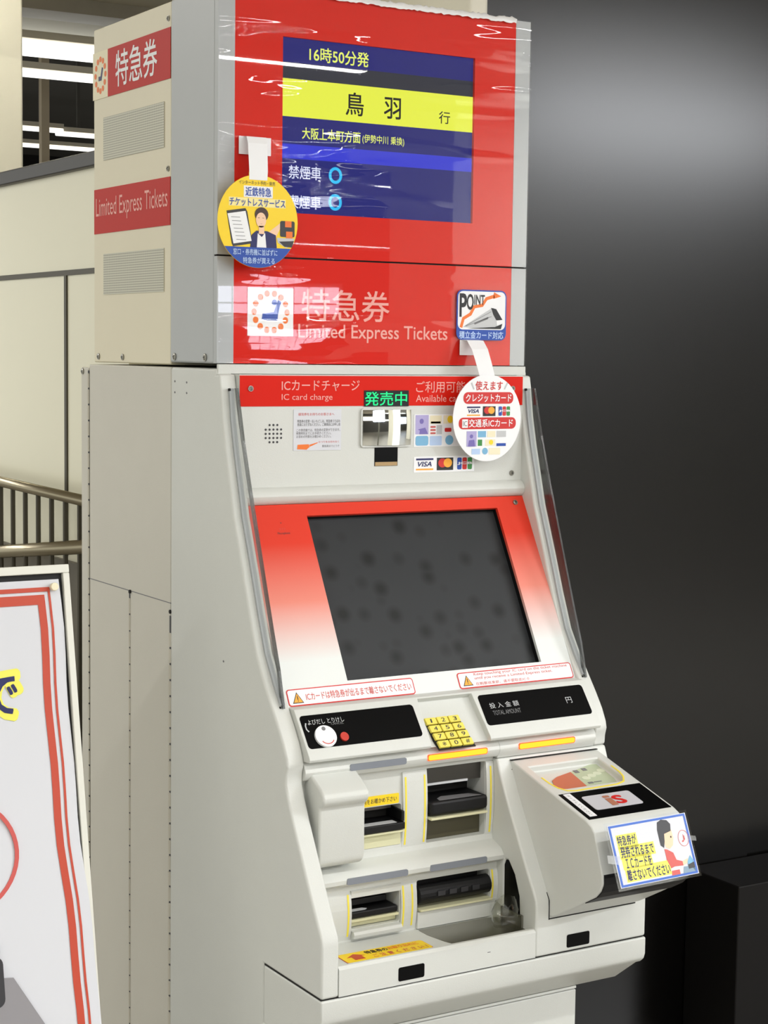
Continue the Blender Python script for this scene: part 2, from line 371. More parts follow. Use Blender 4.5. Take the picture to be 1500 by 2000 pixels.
# -- upper cabinet
uf = box('upper_cabinet', 0, .62, .012, .1855, 1.66, 2.275, M['frame'], tm, bevel=.004)
ur = box('rear_cabinet', .003, .617, .189, .54, 1.656, 2.275, M['sideup'], tm, bevel=.003)
for y_, z_ in ((.2, 2.247), (.2, 1.993)): screw(Fr((.003, 0, 0), -Y, Z), -y_, z_, ur, .005)
for y_ in (.516, .40): screw(Fr((.003, 0, 0), -Y, Z), -y_, 1.667, ur, .006)
for y_ in (.165, .043): screw(SIDE, -y_, 1.67, uf, .0065)
SD = Fr((.0025, 0, 0), -Y, Z)
for z0, z1 in ((2.0305, 2.1087), (1.7825, 1.858)):
    v = plate('vent_grille', SD, R(-.4896, z0, -.2161, z1), 0, .0008, M['vent'], tm)
st = plate('side_sticker', SD, R(-.468, 2.1452, -.19, 2.2315), 0, .0008, M['redside'], tm, label='red side sticker with white characters')
text('lettering', '特急券', SD, -.43, 2.158, -.245, 2.222, M['white'], st, h=.0012, bold=.012)
st = plate('emblem_sticker', SD, R(-.54, 2.1452, -.468, 2.2315), 0, .0008, M['cream'], tm, label='cream side sticker with a ring of orange dots round a seat')
plates('dot_ring', SD, [EL(-.503+.024*math.cos(t*math.pi/6), 2.188+.029*math.sin(t*math.pi/6), .0055, .0055, 10) for t in range(12)], .0009, .0012, M['orange'], st)
plates('seat_emblem', SD, [[(-.512, 2.178), (-.498, 2.178), (-.490, 2.200), (-.496, 2.202), (-.502, 2.186), (-.512, 2.186)]], .0009, .0012, M['navy'], st)
st = plate('side_sticker', SD, R(-.535, 1.8964, -.19, 1.979), 0, .0008, M['redside'], tm, label='red side sticker with English lettering')
text('lettering', 'Limited Express Tickets', SD, -.525, 1.918, -.2, 1.962, M['pink'], st, h=.0012)

# -- front frame and red panels behind the clear cover
def front_band(z0, z1, hole=None, label=None):
    L = [(0, .0303, -.0005, .012, z0, z1), (.5885, .62, -.0005, .012, z0, z1)]
    boxes('grey_border', L, M['frame'], tm)
    if hole:
        hx0, hx1, hz0, hz1 = hole
        L = [(.0303, hx0, 0, .012, z0, z1), (hx1, .5885, 0, .012, z0, z1), (hx0, hx1, 0, .012, z0, hz0), (hx0, hx1, 0, .012, hz1, z1)]
    else: L = [(.0303, .5885, 0, .012, z0, z1)]
    return boxes('red_panel', L, M['red'], tm, label=label)
front_band(1.839, 2.275, (.1189, .5018, 1.9125, 2.2008), 'red panel round the upper screen')
lowred = front_band(1.661, 1.836, None, 'red panel with the machine title')
box('seam', .001, .619, .004, .012, 1.836, 1.839, M['dark'], tm)
ds = box('display_screen', .1189, .5018, .006, .012, 1.9125, 2.2008, M['d_navy'], tm, label='lit upper screen showing the next train')
DS = Fr((0, .006, 0), X, Z)
plate('screen_band', DS, R(.1189, 2.134, .5018, 2.161), .0002, .0004, M['d_grey'], ds)
plate('screen_band', DS, R(.1189, 2.072, .5018, 2.134), .0002, .0006, M['d_yel'], ds, label='yellow destination band')
plate('screen_band', DS, R(.1189, 2.003, .5018, 2.027), .0002, .0004, M['d_blue'], ds, label='bright blue band')
text('screen_text', '16時50分発', DS, .172, 2.166, .287, 2.190, M['d_ytext'], ds, bold=.02)
text('screen_text', '鳥　羽', DS, .243, 2.083, .352, 2.121, M['d_btext'], ds, bold=.02, h=.001)
text('screen_text', '行', DS, .431, 2.083, .454, 2.104, M['d_btext'], ds, bold=.01, h=.001)
text('screen_text', '大阪上本町方面', DS, .159, 2.037, .272, 2.056, M['d_ytext'], ds, bold=.02, h=.001)
text('screen_text', '(伊勢中川 乗換)', DS, .276, 2.037, .36, 2.053, M['d_ytext'], ds, bold=.01, h=.001)
text('screen_text', '禁煙車', DS, .134, 1.970, .196, 1.992, M['d_wtext'], ds, bold=.012, h=.001)
text('screen_text', '喫煙車', DS, .134, 1.921, .196, 1.943, M['d_wtext'], ds, bold=.012, h=.001)
for zc in (1.980, 1.935):
    plates('screen_ring', DS, band(EL(.224, zc, .0105, .0115, 24), .005, True), .0006, .001, M['d_cyan'], ds)
# title lettering
em = plate('emblem_panel', FRONT, R(.056, 1.707, .142, 1.787), .0004, .0006, M['white'], lowred)
pts = [EL(.099+.031*math.cos(t*math.pi/7), 1.747+.031*math.sin(t*math.pi/7), .0052, .0056, 12) for t in range(14)]
plates('emblem_panel', FRONT, pts, .0007, .001, M['orange'], lowred, label='ring of orange dots')
plates('emblem_panel', FRONT, [[(.082, 1.733), (.112, 1.733), (.113, 1.744), (.119, 1.764), (.113, 1.767), (.105, 1.747), (.084, 1.744)], EL(.106, 1.763, .005, .005, 12)], .0007, .001, M['blue'], lowred, label='blue reclining seat')
text('lettering', '特急券', FRONT, .158, 1.734, .331, 1.787, M['pink'], lowred, h=.0006, bold=.008)
text('lettering', 'Limited Express Tickets', FRONT, .152, 1.698, .452, 1.728, M['pink'], lowred, h=.0006, bold=.012)
# clear acrylic covers
for z0, z1 in ((1.8395, 2.2752), (1.661, 1.8365)):
    box('clear_cover', .0005, .6195, -.0045, -.0025, z0, z1, M['cover'], tm)
# crinkled end of the clear film along the top edge, its highlights coloured white
fb = bmesh.new(); fr_ = []
for i in range(71):
    x_ = .20+i*.0055
    fr_.append([fb.verts.new((x_, -.0050+random.uniform(-.0015, .0008), 2.2685+random.uniform(-.001, .002))), fb.verts.new((x_, -.006+random.uniform(-.002, .001), 2.2755+random.uniform(-.001, .002))), fb.verts.new((x_, .002+random.uniform(-.002, .002), 2.279+random.uniform(-.001, .003)))])
for i in range(70):
    for k in range(2): fb.faces.new((fr_[i][k], fr_[i+1][k], fr_[i+1][k+1], fr_[i][k+1]))
link('film_edge', bmmesh(fb), mat('film_highlight_white', (236, 236, 236), .15), tm, smooth=True)
# small white card on the lower cover
CV = Fr((0, -.0046, 0), X, Z)
pc = plate('point_sticker', CV, RR(.468, 1.706, .575, 1.795, .012), 0, .001, M['blue'], tm, label='white sticker reading POINT with a train picture')
plate('sticker_face', CV, RR(.4705, 1.7245, .5725, 1.7925, .010), .001, .0014, M['white'], pc)
text('lettering', 'P', CV, .474, 1.748, .488, 1.787, M['kprint'], pc, bold=.04, h=.0018)
text('lettering', 'O', CV, .489, 1.760, .503, 1.787, M['kprint'], pc, bold=.03, h=.0018)
text('lettering', 'INT', CV, .505, 1.769, .527, 1.786, M['kprint'], pc, bold=.03, h=.0018)
ar = [(.477, 1.728), (.482, 1.744), (.497, 1.752), (.505, 1.765), (.522, 1.768), (.531, 1.780), (.548, 1.785)]
plates('sticker_face', CV, band(ar, .006)+[[(.546, 1.780), (.563, 1.785), (.547, 1.792)]], .0015, .0017, M['orange'], pc, label='orange rising arrow')
plates('sticker_face', CV, [[(.481, 1.729), (.540, 1.762), (.547, 1.764), (.552, 1.752), (.555, 1.731), (.52, 1.727)]], .0015, .0019, M['lgrey'], pc)
plates('sticker_face', CV, [[(.541, 1.764), (.552, 1.762), (.566, 1.743), (.553, 1.742), (.546, 1.752)], [(.49, 1.7265), (.563, 1.7265), (.566, 1.736), (.55, 1.730)]], .0021, .0023, M['kprint'], pc)
plates('sticker_face', CV, band([(.486, 1.731), (.541, 1.757)], .0008)+band([(.487, 1.7305), (.542, 1.7485)], .0008)+[[(.505, 1.736), (.535, 1.748), (.535, 1.744), (.506, 1.7335)]], .0021, .0023, M['greyp'], pc)
text('lettering', '積立金カード対応', CV, .474, 1.7085, .569, 1.7215, M['pblue'], pc, bold=.03, h=.0012)

# -- lower cabinet body (steel sides)
lc = box('lower_cabinet', -.003, .623, .174, .55, 0, 1.652, M['side'], tm, bevel=.003)
box('rear_flange', -.003, .623, .553, .592, 0, 1.646, M['side'], tm, bevel=.003)
LS = Fr((-.003, 0, 0), -Y, Z)
screw(LS, -.582, 1.638, lc, .006)
plates('panel_joint', LS, [R(-.55, 1.2395, -.172, 1.2412)], -.001, .0003, M['greyp'], lc)
def hinge(y, z0, z1, step, wd, gap=.003):
    bm = bmesh.new(); z = z0
    while z < z1-step:
        cyl_bm((-.0035, y, z+gap/2), (-.0035, y, z+step-gap/2), wd, 8, bm); z += step
    h_ = link('piano_hinge', bmmesh(bm), M['hinge'], tm, smooth=False)
    box('hinge_core', -.0040, -.0026, y-wd*.9, y+wd*.9, z0, z1, M['charcoal'], h_)
    return h_
hinge(.552, .05, 1.64, .0305, .0024, .0034); hinge(.353, .05, 1.235, .031, .0021, .003); hinge(.1725, .05, 1.218, .0285, .0036, .0042)
for y_, z_ in ((.35, 1.239), (.1715, 1.2255)): cyl('hinge_pin', (-.006, y_, z_), (-.003, y_, z_), .0035, M['dark'], tm, n=10)
for y_, z_ in ((.155, 1.628), (.155, 1.609), (.107, 1.627), (.107, 1.609), (-.04, 1.171)):
    cyl('rivet', (-.0048, y_, z_), (-.0035, y_, z_), .0018, M['greyp'], tm, n=8)

# -- side frames (the curved cheeks), profile in (y, z)
RIM_T = [(.172, 1.652), (-.004, 1.652), (-.004, 1.643), (-.017, 1.643), (-.022, 1.62), (-.030, 1.57), (-.042, 1.52), (-.059, 1.462), (-.073, 1.413), (-.087, 1.378),
         (-.1056, 1.3314), (-.132, 1.262), (-.158, 1.20), (-.187, 1.156), (-.210, 1.127), (-.233, 1.098), (-.251, 1.073), (-.262, 1.052), (-.265, 1.040), (-.261, 1.026), (-.260, 1.010)]
RIM_B = [(-.268, .990), (-.286, .955), (-.311, .912), (-.334, .872), (-.354, .838), (-.370, .812), (-.379, .797), (-.380, .785), (-.380, .7045)]
sf = prism('side_frame', RIM_T+RIM_B+[(-.190, .7045), (-.190, .607), (-.299, .607), (-.300, .60), (-.300, .0), (.172, 0)], -.004, .027, M['shell'], tm, bevel=.007, seg=3)
prism('side_frame', RIM_T+[(.05, 1.0), (.172, 1.0)], .597, .624, M['shell'], tm, bevel=.006, seg=3)
blk = [(-.10, 1.0095), (-.260, 1.0095)]+RIM_B+[(-.10, .7045)]
bm = bmesh.new(); sfr = Fr((.3925, 0, 0), -Y, Z)
hole = [(.2850, .835), (.286, .76), (.29, .738), (.322, .738), (.333, .752), (.330, .793), (.316, .826), (.298, .846), (.290, .845)]
cuth = bmmesh(plate_bm(sfr, hole, -.05, .01))
rb = link('reader_housing', cut(bmmesh(prism_bm(blk, .395, .624)), [cuth]), M['shell'], tm, bevel=.004, seg=3)
plate('hole_shade_plate', sfr, hole, -.012, -.005, M['black'], rb)  # black plate stands in for the shade inside the coin hole
for b_ in (.8, .782): pass

# -- IC panel (upper part of the console)
ip = box('control_panel', .027, .597, -.030, .0, 1.455, 1.643, M['shell'], tm, label='pale panel with speaker, notice, mirror and card logos')
box('upper_lip', .0, .62, -.006, .0, 1.6435, 1.6595, M['shell'], tm, bevel=.001)
rs = plate('title_strip', ICF, R(.0275, 1.5905, .5965, 1.6415), .0002, .001, M['red'], ip, label='red strip with pale lettering')
IT = ICF.off(.001)
text('lettering', 'ICカードチャージ', IT, .105, 1.616, .255, 1.634, M['pink'], ip, bold=.008)
text('lettering', 'IC card charge', IT, .105, 1.598, .202, 1.611, M['pink'], ip)
text('lettering', 'ご利用可能カード', IT, .369, 1.613, .535, 1.633, M['pink'], ip, bold=.004)
text('lettering', 'Available cards', IT, .369, 1.597, .475, 1.609, M['pink'], ip)
for a, b in ((.047, 1.620), (.574, 1.620), (.576, 1.468)): screw(ICF.off(.001 if b > 1.6 else 0), a, b, ip, .0048)
bm = bmesh.new()
for j, (n, z_) in enumerate(((3, 1.5595), (5, 1.552), (5, 1.545), (5, 1.538), (3, 1.531))):
    for i in range(n): cyl_bm((.0905+(i-(n-1)/2)*.0072, -.0302, z_), (.0905+(i-(n-1)/2)*.0072, -.0307, z_), .0019, 8, bm)
link('speaker_holes', bmmesh(bm), M['charcoal'], ip)
led = plate('led_window', IT, R(.264, 1.5895, .354, 1.617), .0, .0008, M['blackm'], ip, label='black window with lit green characters')
text('lettering', '発売中', IT.off(.0008), .2655, 1.591, .350, 1.6145, M['led'], led, bold=.012)
nt_ = plate('notice_sticker', ICF, R(.128, 1.516, .220, 1.585), 0, .001, M['paper'], ip, label='small white notice with red and black lines of print')
NF = ICF.off(.001)
text('lettering', '磁気券をお持ちのお客さまへ', NF, .137, 1.5745, .206, 1.5795, M['rsoft'], nt_)
text('lettering', '特急券の変更・払いもどしは、特急券うりばの\n係員におたずねください。ご乗車前にお申し出', NF, .135, 1.557, .2175, 1.568, M['greyp'], nt_, bold=.01)
text('lettering', 'この券売機では、特急券の変更ができます。\n発車時刻までにお手続きください。\nお求めの列車をお確かめください。', NF, .133, 1.537, .2175, 1.553, M['greyp'], nt_)
text('lettering', 'おつりをお忘れなく', NF, .176, 1.5285, .2155, 1.532, M['rsoft'], nt_)
text('lettering', '駅係員までどうぞ', NF, .183, 1.521, .2165, 1.525, M['greyp'], nt_)
plates('printed_hand', NF, [[(.135, 1.5185), (.153, 1.5175), (.159, 1.522), (.157, 1.5265), (.136, 1.526)], [(.158, 1.5255), (.174, 1.5295), (.1745, 1.5285), (.160, 1.5225)]], .0002, .0005, M['orange'], nt_)
mr = plate('mirror', ICF, RR(.2575, 1.5195, .3605, 1.5865, .006), 0, .004, M['shell'], ip, label='small rectangular mirror in a white rounded rim')
mb_ = bmesh.new(); g_ = []
for j in range(15):
    g_.append([])
    for i in range(21):
        u_ = -1+i/10; v_ = -1+j/7
        g_[-1].append(mb_.verts.new(ICF.p(.309+.0485*u_, 1.553+.0305*v_, .0042+.0042*(1-u_*u_*.72-v_*v_*.28))))
for j in range(14):
    for i in range(20): mb_.faces.new((g_[j][i], g_[j][i+1], g_[j+1][i+1], g_[j+1][i]))
link('mirror_glass', bmmesh(mb_), M['mirror'], mr, smooth=True)
cw = plate('camera_window', ICF, R(.287, 1.4865, .3335, 1.5185), 0, .0008, M['black'], ip, label='dark square window under the mirror')
plate('lower_strip', ICF.off(.0008), R(.288, 1.487, .3325, 1.4935), 0, .0003, mat('amber_brown_window', (176, 146, 100), .3), cw)
# card chart and payment logos
cc = plate('card_chart', ICF, R(.3665, 1.5185, .470, 1.575), 0, .0008, M['white'], ip, label='white sticker with a grid of coloured travel card tiles')
CC = ICF.off(.0008)
def tile(a0, b0, a1, b1, m, par, fr, r=.0): plate('card_tile', fr, RR(a0, b0, a1, b1, r) if r else R(a0, b0, a1, b1), .0001, .0004, M[m], par)
tile(.369, 1.5405, .396, 1.574, 'purple', cc, CC)
plates('card_tile', CC, [EL(.3815, 1.563, .0042, .0045, 14), [(.374, 1.549), (.389, 1.552), (.395, 1.5405), (.377, 1.5405), (.378, 1.547)]], .0005, .0007, M['violet'], cc)
tile(.399, 1.5585, .423, 1.573, 'cream', cc, CC); tile(.401, 1.559, .421, 1.5625, 'ypale', cc, CC)
tile(.427, 1.5585, .452, 1.573, 'cream', cc, CC); plate('card_tile', CC, EL(.441, 1.566, .006, .0065, 16), .0005, .0007, M['yellow'], cc)
for k in range(3): tile(.400, 1.5405+k*.0055, .411, 1.5435+k*.0055, 'rsoft', cc, CC, .0012)
tile(.413, 1.540, .424, 1.556, 'lgrey', cc, CC); tile(.430, 1.544, .444, 1.551, 'rprint', cc, CC, .002)
tile(.3695, 1.5205, .396, 1.5375, 'sky', cc, CC, .004); tile(.399, 1.5205, .424, 1.537, 'pblue', cc, CC, .002)
plate('card_tile', CC, EL(.440, 1.5295, .0085, .0085, 20), .0001, .0004, M['sky'], cc)
def logos(fr, x0, z0, x1, z1, par):
    w_ = (x1-x0); h_ = z1-z0
    def U(a): return x0+a*w_
    def V(b): return z0+b*h_
    plates('logo_tile', fr, [R(U(.02), V(.82), U(.31), V(.96))], .0002, .0005, M['navy'], par)
    plates('logo_tile', fr, [R(U(.02), V(.06), U(.31), V(.18))], .0002, .0005, M['amberp'], par)
    text('lettering', 'VISA', fr, U(.05), V(.34), U(.28), V(.70), M['navy'], par, bold=.03, shear=.25)
    plates('logo_tile', fr, [R(U(.37), V(.02), U(.65), V(.98))], .0002, .0004, M['kprint'], par)
    plates('logo_tile', fr, [EL(U(.465), V(.58), w_*.072, h_*.35, 20)], .0005, .0007, M['rprint'], par)
    plates('logo_tile', fr, [EL(U(.555), V(.58), w_*.072, h_*.35, 20)], .0007, .0009, M['amberp'], par)
    for k, m_ in enumerate(('blue', 'rprint', 'green')):
        plates('logo_tile', fr, [RR(U(.72+k*.09), V(.04), U(.795+k*.09), V(.96), w_*.02)], .0002, .0005, M[m_], par)
    text('lettering', 'JCB', fr, U(.725), V(.40), U(.97), V(.62), M['white'], par, bold=.05, h=.0008)
pl_ = plate('payment_sticker', ICF, R(.367, 1.4735, .494, 1.501), 0, .0008, M['white'], ip, label='white strip with three payment card logos')
logos(ICF.off(.0008), .369, 1.476, .492, 1.499, pl_)
# rounded bar under the panel
prism('rounded_bar', [(.0, 1.4555), (-.030, 1.4555), (-.037, 1.4525), (-.042, 1.447), (-.044, 1.441), (-.042, 1.434), (-.038, 1.429), (-.0335, 1.4265), (.0, 1.4265)], .027, .597, M['shell'], tm, smooth=False, bevel=.001)

# -- touch panel: slanted red-to-white surround and dark screen
hx0, hx1, hb0, hb1 = .1466, .5351, tb(1.1506), tb(1.4073)
b0, b1 = tb(1.112), tb(1.4265)
tp = plates('touch_panel', TF, [R(.027, b0, hx0, b1), R(hx1, b0, .597, b1), R(hx0, b0, hx1, hb0), R(hx0, hb1, hx1, b1)], -.006, 0, M['touchred'], tm, label='slanted surround fading from red to white')
plate('touch_screen', TF, R(hx0-.005, hb0-.005, hx1+.005, hb1+.005), -.03, -.0155, M['screen'], tm, label='dark grey touch screen, switched off and smudged')
plates('screen_well', TF, [R(hx0-.004, hb0-.004, hx0-.0002, hb1+.004), R(hx1+.0002, hb0-.004, hx1+.004, hb1+.004), R(hx0-.0002, hb0-.004, hx1+.0002, hb0-.0002), R(hx0-.0002, hb1+.0002, hx1+.0002, hb1+.004)], -.0155, -.0065, M['blackm'], tm)
screw(TF, .577, tb(1.415), tp, .0048)
text('lettering', 'タッチ\n▲\nGenuine', TF, .086, tb(1.379), .108, tb(1.389), M['charcoal'], tp) if False else None
plate('lettering', TF, EL(.0945, tb(1.3975), .001, .001, 8), .0001, .0004, M['charcoal'], tp)
text('lettering', 'マイク', TF, .0885, tb(1.386), .100, tb(1.3895), M['rsoft'], tp)
text('lettering', 'Microphone', TF, .084, tb(1.3785), .107, tb(1.383), M['charcoal'], tp)
def warn(x0, z0, x1, z1, label):
    s = plate('warning_sticker', TF, RR(x0, tb(z0), x1, tb(z1), .005), .0, .0008, M['rprint'], tm, label=label)
    F2 = TF.off(.0008)
    plate('sticker_face', F2, RR(x0+.0018, tb(z0)+.0018, x1-.0018, tb(z1)-.0018, .0035), 0, .0003, M['white'], s)
    F3 = F2.off(.0003); bt = tb(z0)+.0055; tx = x0+.009
    plates('warning_triangle', F3, [[(tx-.0015, bt-.001), (tx+.0185, bt-.001), (tx+.0085, bt+.0175)]], 0, .0003, M['kprint'], s)
    plates('warning_triangle', F3, [[(tx+.0005, bt+.0003), (tx+.0165, bt+.0003), (tx+.0085, bt+.0150)]], .0003, .0006, M['amberp'], s)
    plates('warning_triangle', F3, [R(tx+.0078, bt+.0045, tx+.0092, bt+.011), R(tx+.0078, bt+.0018, tx+.0092, bt+.0033)], .0006, .0009, M['kprint'], s)
    return s, F3
s1, F3 = warn(.031, 1.1205, .268, 1.1455, 'red-edged warning sticker in Japanese')
text('lettering', 'ICカードは特急券が出るまで離さないでください', F3, .064, tb(1.127), .262, tb(1.1385), M['rsoft'], s1, bold=.012)
s2, F3 = warn(.356, 1.1205, .594, 1.1455, 'red-edged warning sticker in English')
text('lettering', 'Keep touching your IC card on the ticket machine\nuntil you receive a Limited Express ticket.', F3, .389, tb(1.1315), .585, tb(1.1435), M['rsoft'], s2)
text('lettering', '在购票结束前，请不要取走IC卡', F3, .389, tb(1.1235), .500, tb(1.1285), M['rsoft'], s2)

# -- sloping shelf with the two black windows and the keypad well
SHP = [(-.12, 1.1205), (-.2275, 1.1205), (-.2305, 1.117), (-.2790, 1.0555), (-.2815, 1.050), (-.2790, 1.0455), (-.257, 1.0435), (-.12, 1.0435)]
kx0, kx1 = .2475, .3735
shelf_me = cut(bmmesh(prism_bm(SHP, .027, .597)), [bmmesh(plate_bm(SH, [(kx0, -.15), (kx1, -.15), (kx1-.012, .0165), (kx0+.008, .0165)], -.012, .05))])
shf = link('control_shelf', shelf_me, M['shell'], tm, bevel=.0025, seg=3)
w1 = plate('black_window', SH, RR(.0315, sb(1.0655), .2415, sb(1.111), .006), .0, .0006, M['black'], shf, label='black window with call and cancel buttons')
w2 = plate('black_window', SH, RR(.3705, sb(1.069), .588, sb(1.1135), .006), .0, .0006, M['black'], shf, label='black window showing the total amount')
S6 = SH.off(.0006)
cb = cyl('call_button', S6.p(.0655, sb(1.0795), 0), S6.p(.0655, sb(1.0795), .004), .0185, M['white'], tm, n=32, label='round white call button')
plate('lettering', S6.off(.004), EL(.065, sb(1.0895), .0035, .0035, 14), 0, .0003, M['greyp'], cb)
plates('lettering', S6.off(.004), band(EL(.0665, sb(1.0785), .0125, .0125, 12, 215, 325), .0016), 0, .0003, M['rsoft'], cb)
plate('cancel_button', S6, EL(.0985, sb(1.0765), .0072, .0076, 20), 0, .003, mat('red_button_plastic', (196, 52, 36), .5), tm)
text('lettering', 'よびだし とりけし', S6, .043, sb(1.0975), .1085, sb(1.1045), M['lgrey'], shf, bold=.004)
text('lettering', 'CANCEL', S6, .083, sb(1.0945), .106, sb(1.0975), M['greyp'], shf)
plates('lettering', S6, band([(.0395, sb(1.1005)), (.0375, sb(1.097)), (.0375, sb(1.092)), (.0405, sb(1.0885))], .0022), .0002, .0005, M['lgrey'], shf)
text('lettering', '投 入 金 額', S6, .387, sb(1.0925), .446, sb(1.1005), M['lgrey'], shf)
text('lettering', 'TOTAL AMOUNT', S6, .389, sb(1.0825), .445, sb(1.089), M['greyp'], shf)
text('lettering', '円', S6, .5435, sb(1.088), .5555, sb(1.097), M['lgrey'], shf)
plate('card_gap', Fr((0, -.2078, 1.1165), X, tv), R(.245, .0, .362, .003), .0, .001, M['dark'], shf)
# keypad on the well floor
KF = SH.off(-.0118)
kb = plate('keypad_base', KF, [(.2685, -.0745), (.340, -.0745), (.3365, -.062), (.326, -.0165), (.2605, -.0165), (.2635, -.056)], 0, .002, M['blackm'], tm)
KN = ['1', '2', '3', '4', '5', '6', '7', '8', '9', '*', '0', '#']
for i, ch in enumerate(KN):
    c, r = i % 3, i//3
    a = .2600+c*.0228+r*.0030; b = -.0172-r*.0142
    pm = [(a, b-.0122), (a+.0205, b-.0122), (a+.0192, b), (a-.0018, b)]
    k_ = plate('key', KF, pm, .002, .0075, M['key'], tm, bevel=.0012)
    text('lettering', ch, KF.off(.0076), a+.0062 if ch != '1' else a+.0078, b-.0098, a+.0132 if ch != '1' else a+.0106, b-.0028, M['charcoal'], k_, h=.0002, bold=.01 if ch != '1' else 0)

# -- console core below the shelf, left of the reader: light bar, slot faces, tray floor
CORE = [(-.10, 1.0430), (-.257, 1.0430), (-.262, 1.0395), (-.2665, 1.034), (-.2685, 1.027), (-.2665, 1.020), (-.262, 1.0145), (-.250, 1.0105), (-.247, 1.003), (-.248, .972), (-.250, .93), (-.250, .88), (-.252, .872),
        (-.268, .8665), (-.279, .861), (-.286, .852), (-.285, .845), (-.276, .8395), (-.266, .8365), (-.266, .80), (-.266, .7445), (-.3665, .7445), (-.3675, .7490), (-.370, .7510), (-.3755, .7510), (-.380, .7465), (-.380, .7045), (-.10, .7045)]
def rrcut(x0, x1, z0, z1, y0, y1, r=.004): return bmmesh(plate_bm(Fr((0, y1, 0), X, Z), RR(x0, z0, x1, z1, r, 3), 0, y1-y0))
core_me = cut(bmmesh(prism_bm(CORE, .027, .395)), [rrcut(.120, .215, .8855, .953, -.30, -.205), rrcut(.2635, .3795, .881, 1.0045, -.30, -.19, .002),
                                              rrcut(.1125, .2035, .7635, .8145, -.30, -.21, .003), rrcut(.2365, .3785, .7755, .8255, -.30, -.20, .003)])
core = link('slot_console', core_me, M['shell'], tm, bevel=.0022, seg=2)
BARR = [(-.10, 1.0430), (-.257, 1.0430), (-.262, 1.0395), (-.2665, 1.034), (-.2685, 1.027), (-.2665, 1.020), (-.262, 1.0145), (-.2605, 1.0100), (-.10, 1.0100)]
prism('light_rail', BARR, .395, .597, M['shell'], tm, bevel=.0015)
LB = Fr((0, -.2685, 1.0272), X, Vector((0, 0, 1)))
def lamp(x0, x1, z, m, rim=None, lab=None, y=-.2685):
    F_ = Fr((0, y+.0015, z), X, Z)
    s = plate('indicator_bar', F_, RR(x0, -.0052, x1, .0052, .003), 0, .002, m if not rim else rim, tm, label=lab)
    if rim: plate('lit_core', F_, RR(x0+.0015, -.0042, x1-.0015, .0042, .003), .002, .0026, m, s)
    return s
lamp(.107, .212, 1.0275, M['grey'], None, 'unlit grey indicator bar'); lamp(.2525, .370, 1.0275, M['amber'], M['amberrim'], 'lit amber indicator bar'); lamp(.4335, .551, 1.0275, M['amber'], M['amberrim'], 'lit amber indicator bar')
lamp(.0935, .207, .849, M['grey'], None, 'unlit grey indicator bar', y=-.2860); lamp(.2495, .361, .849, M['grey'], None, 'unlit grey indicator bar', y=-.2860)
# curved pillar plates with yellow guide lines
def pillar(x0, x1, z0, z1, y, bulge, lines, n=8, zl=None):
    prof = [(y-bulge*math.sin(math.pi*i/n)**.8, z1+(z0-z1)*i/n) for i in range(n+1)]
    p = prism('pillar', [(y+.012, z1)]+prof+[(y+.012, z0)], x0, x1, M['shell'], core)
    for xa in lines:
        a, b = (z0+.008, z1-.008) if zl is None else zl
        bm = bmesh.new(); q = 10
        for i in range(q):
            ta, tb_ = a+(b-a)*i/q, a+(b-a)*(i+1)/q
            fy = lambda z: y-bulge*math.sin(math.pi*min(1, max(0, (z1-z)/(z1-z0))))**.8-.0004
            vs = [bm.verts.new(v) for v in ((xa-.0016, fy(ta), ta), (xa+.0016, fy(ta), ta), (xa+.0016, fy(tb_), tb_), (xa-.0016, fy(tb_), tb_))]
            bm.faces.new(vs)
        link('yellow_line', bmmesh(bm), M['yline'], core)
    return p
pillar(.2165, .2630, .8755, 1.004, -.2495, .0045, (.2215, .2580))
pillar(.3800, .3945, .8755, 1.004, -.2495, .0045, (.3885,))
pillar(.0275, .1115, .7455, .8300, -.2655, .006, (.1055,)); pillar(.2045, .2345, .7455, .8300, -.2655, .006, (.2085, .2255))
pillar(.3790, .3945, .7655, .8300, -.2655, .006, (.3835,), zl=(.772, .824))
prism('face_plate', [(-.262, .830), (-.269, .826), (-.268, .8150), (-.262, .8150)], .1115, .2045, M['shell'], core)
prism('sill', [(-.262, .7635), (-.276, .7615), (-.2785, .757), (-.276, .7500), (-.262, .7455)], .1125, .2035, M['shell'], core, bevel=.001)
prism('sill', [(-.262, .7750), (-.272, .7740), (-.273, .770), (-.272, .7460), (-.262, .7455)], .2355, .3790, M['shell'], core, bevel=.001)
# bill slot top left
ss = plate('direction_sticker', Fr((0, -.2488, 0), X, Z), RR(.118, .9545, .2105, .971, .002), 0, .0006, M['yellow'], core, label='yellow sticker with black characters')
text('lettering', '挿入方向をお確かめ下さい', Fr((0, -.2494, 0), X, Z), .121, .9585, .206, .967, M['charcoal'], ss, bold=.004)
def tray(x0, x1, z0, z1, y0, y1, lab, round_=.004):
    return box('slot_tray', x0, x1, y0, y1, z0, z1, M['blackm'], core, bevel=round_, label=lab)
box('slot_backing', .121, .214, -.212, -.206, .886, .9525, M['dark'], core)
box('slot_shutter', .121, .204, -.235, -.212, .944, .952, M['darksteel'], core)
t1 = tray(.1205, .2145, .914, .926, -.264, -.212, 'black ticket tray of the upper left slot', .002)
t1b = boxes('slot_cheek', [(.2085, .2145, -.262, -.212, .926, .944)], M['blackm'], core, bevel=.002)
plates('slot_label', Fr((0, 0, .9262), X, Y), [R(.125, -.2615, .2, -.246)], 0, .0004, M['lgrey'], core)
box('slot_ledge', .121, .2145, -.262, -.212, .9095, .9125, M['ledge'], core); box('slot_base', .121, .2145, -.25, -.212, .886, .9085, M['ledge'], core)
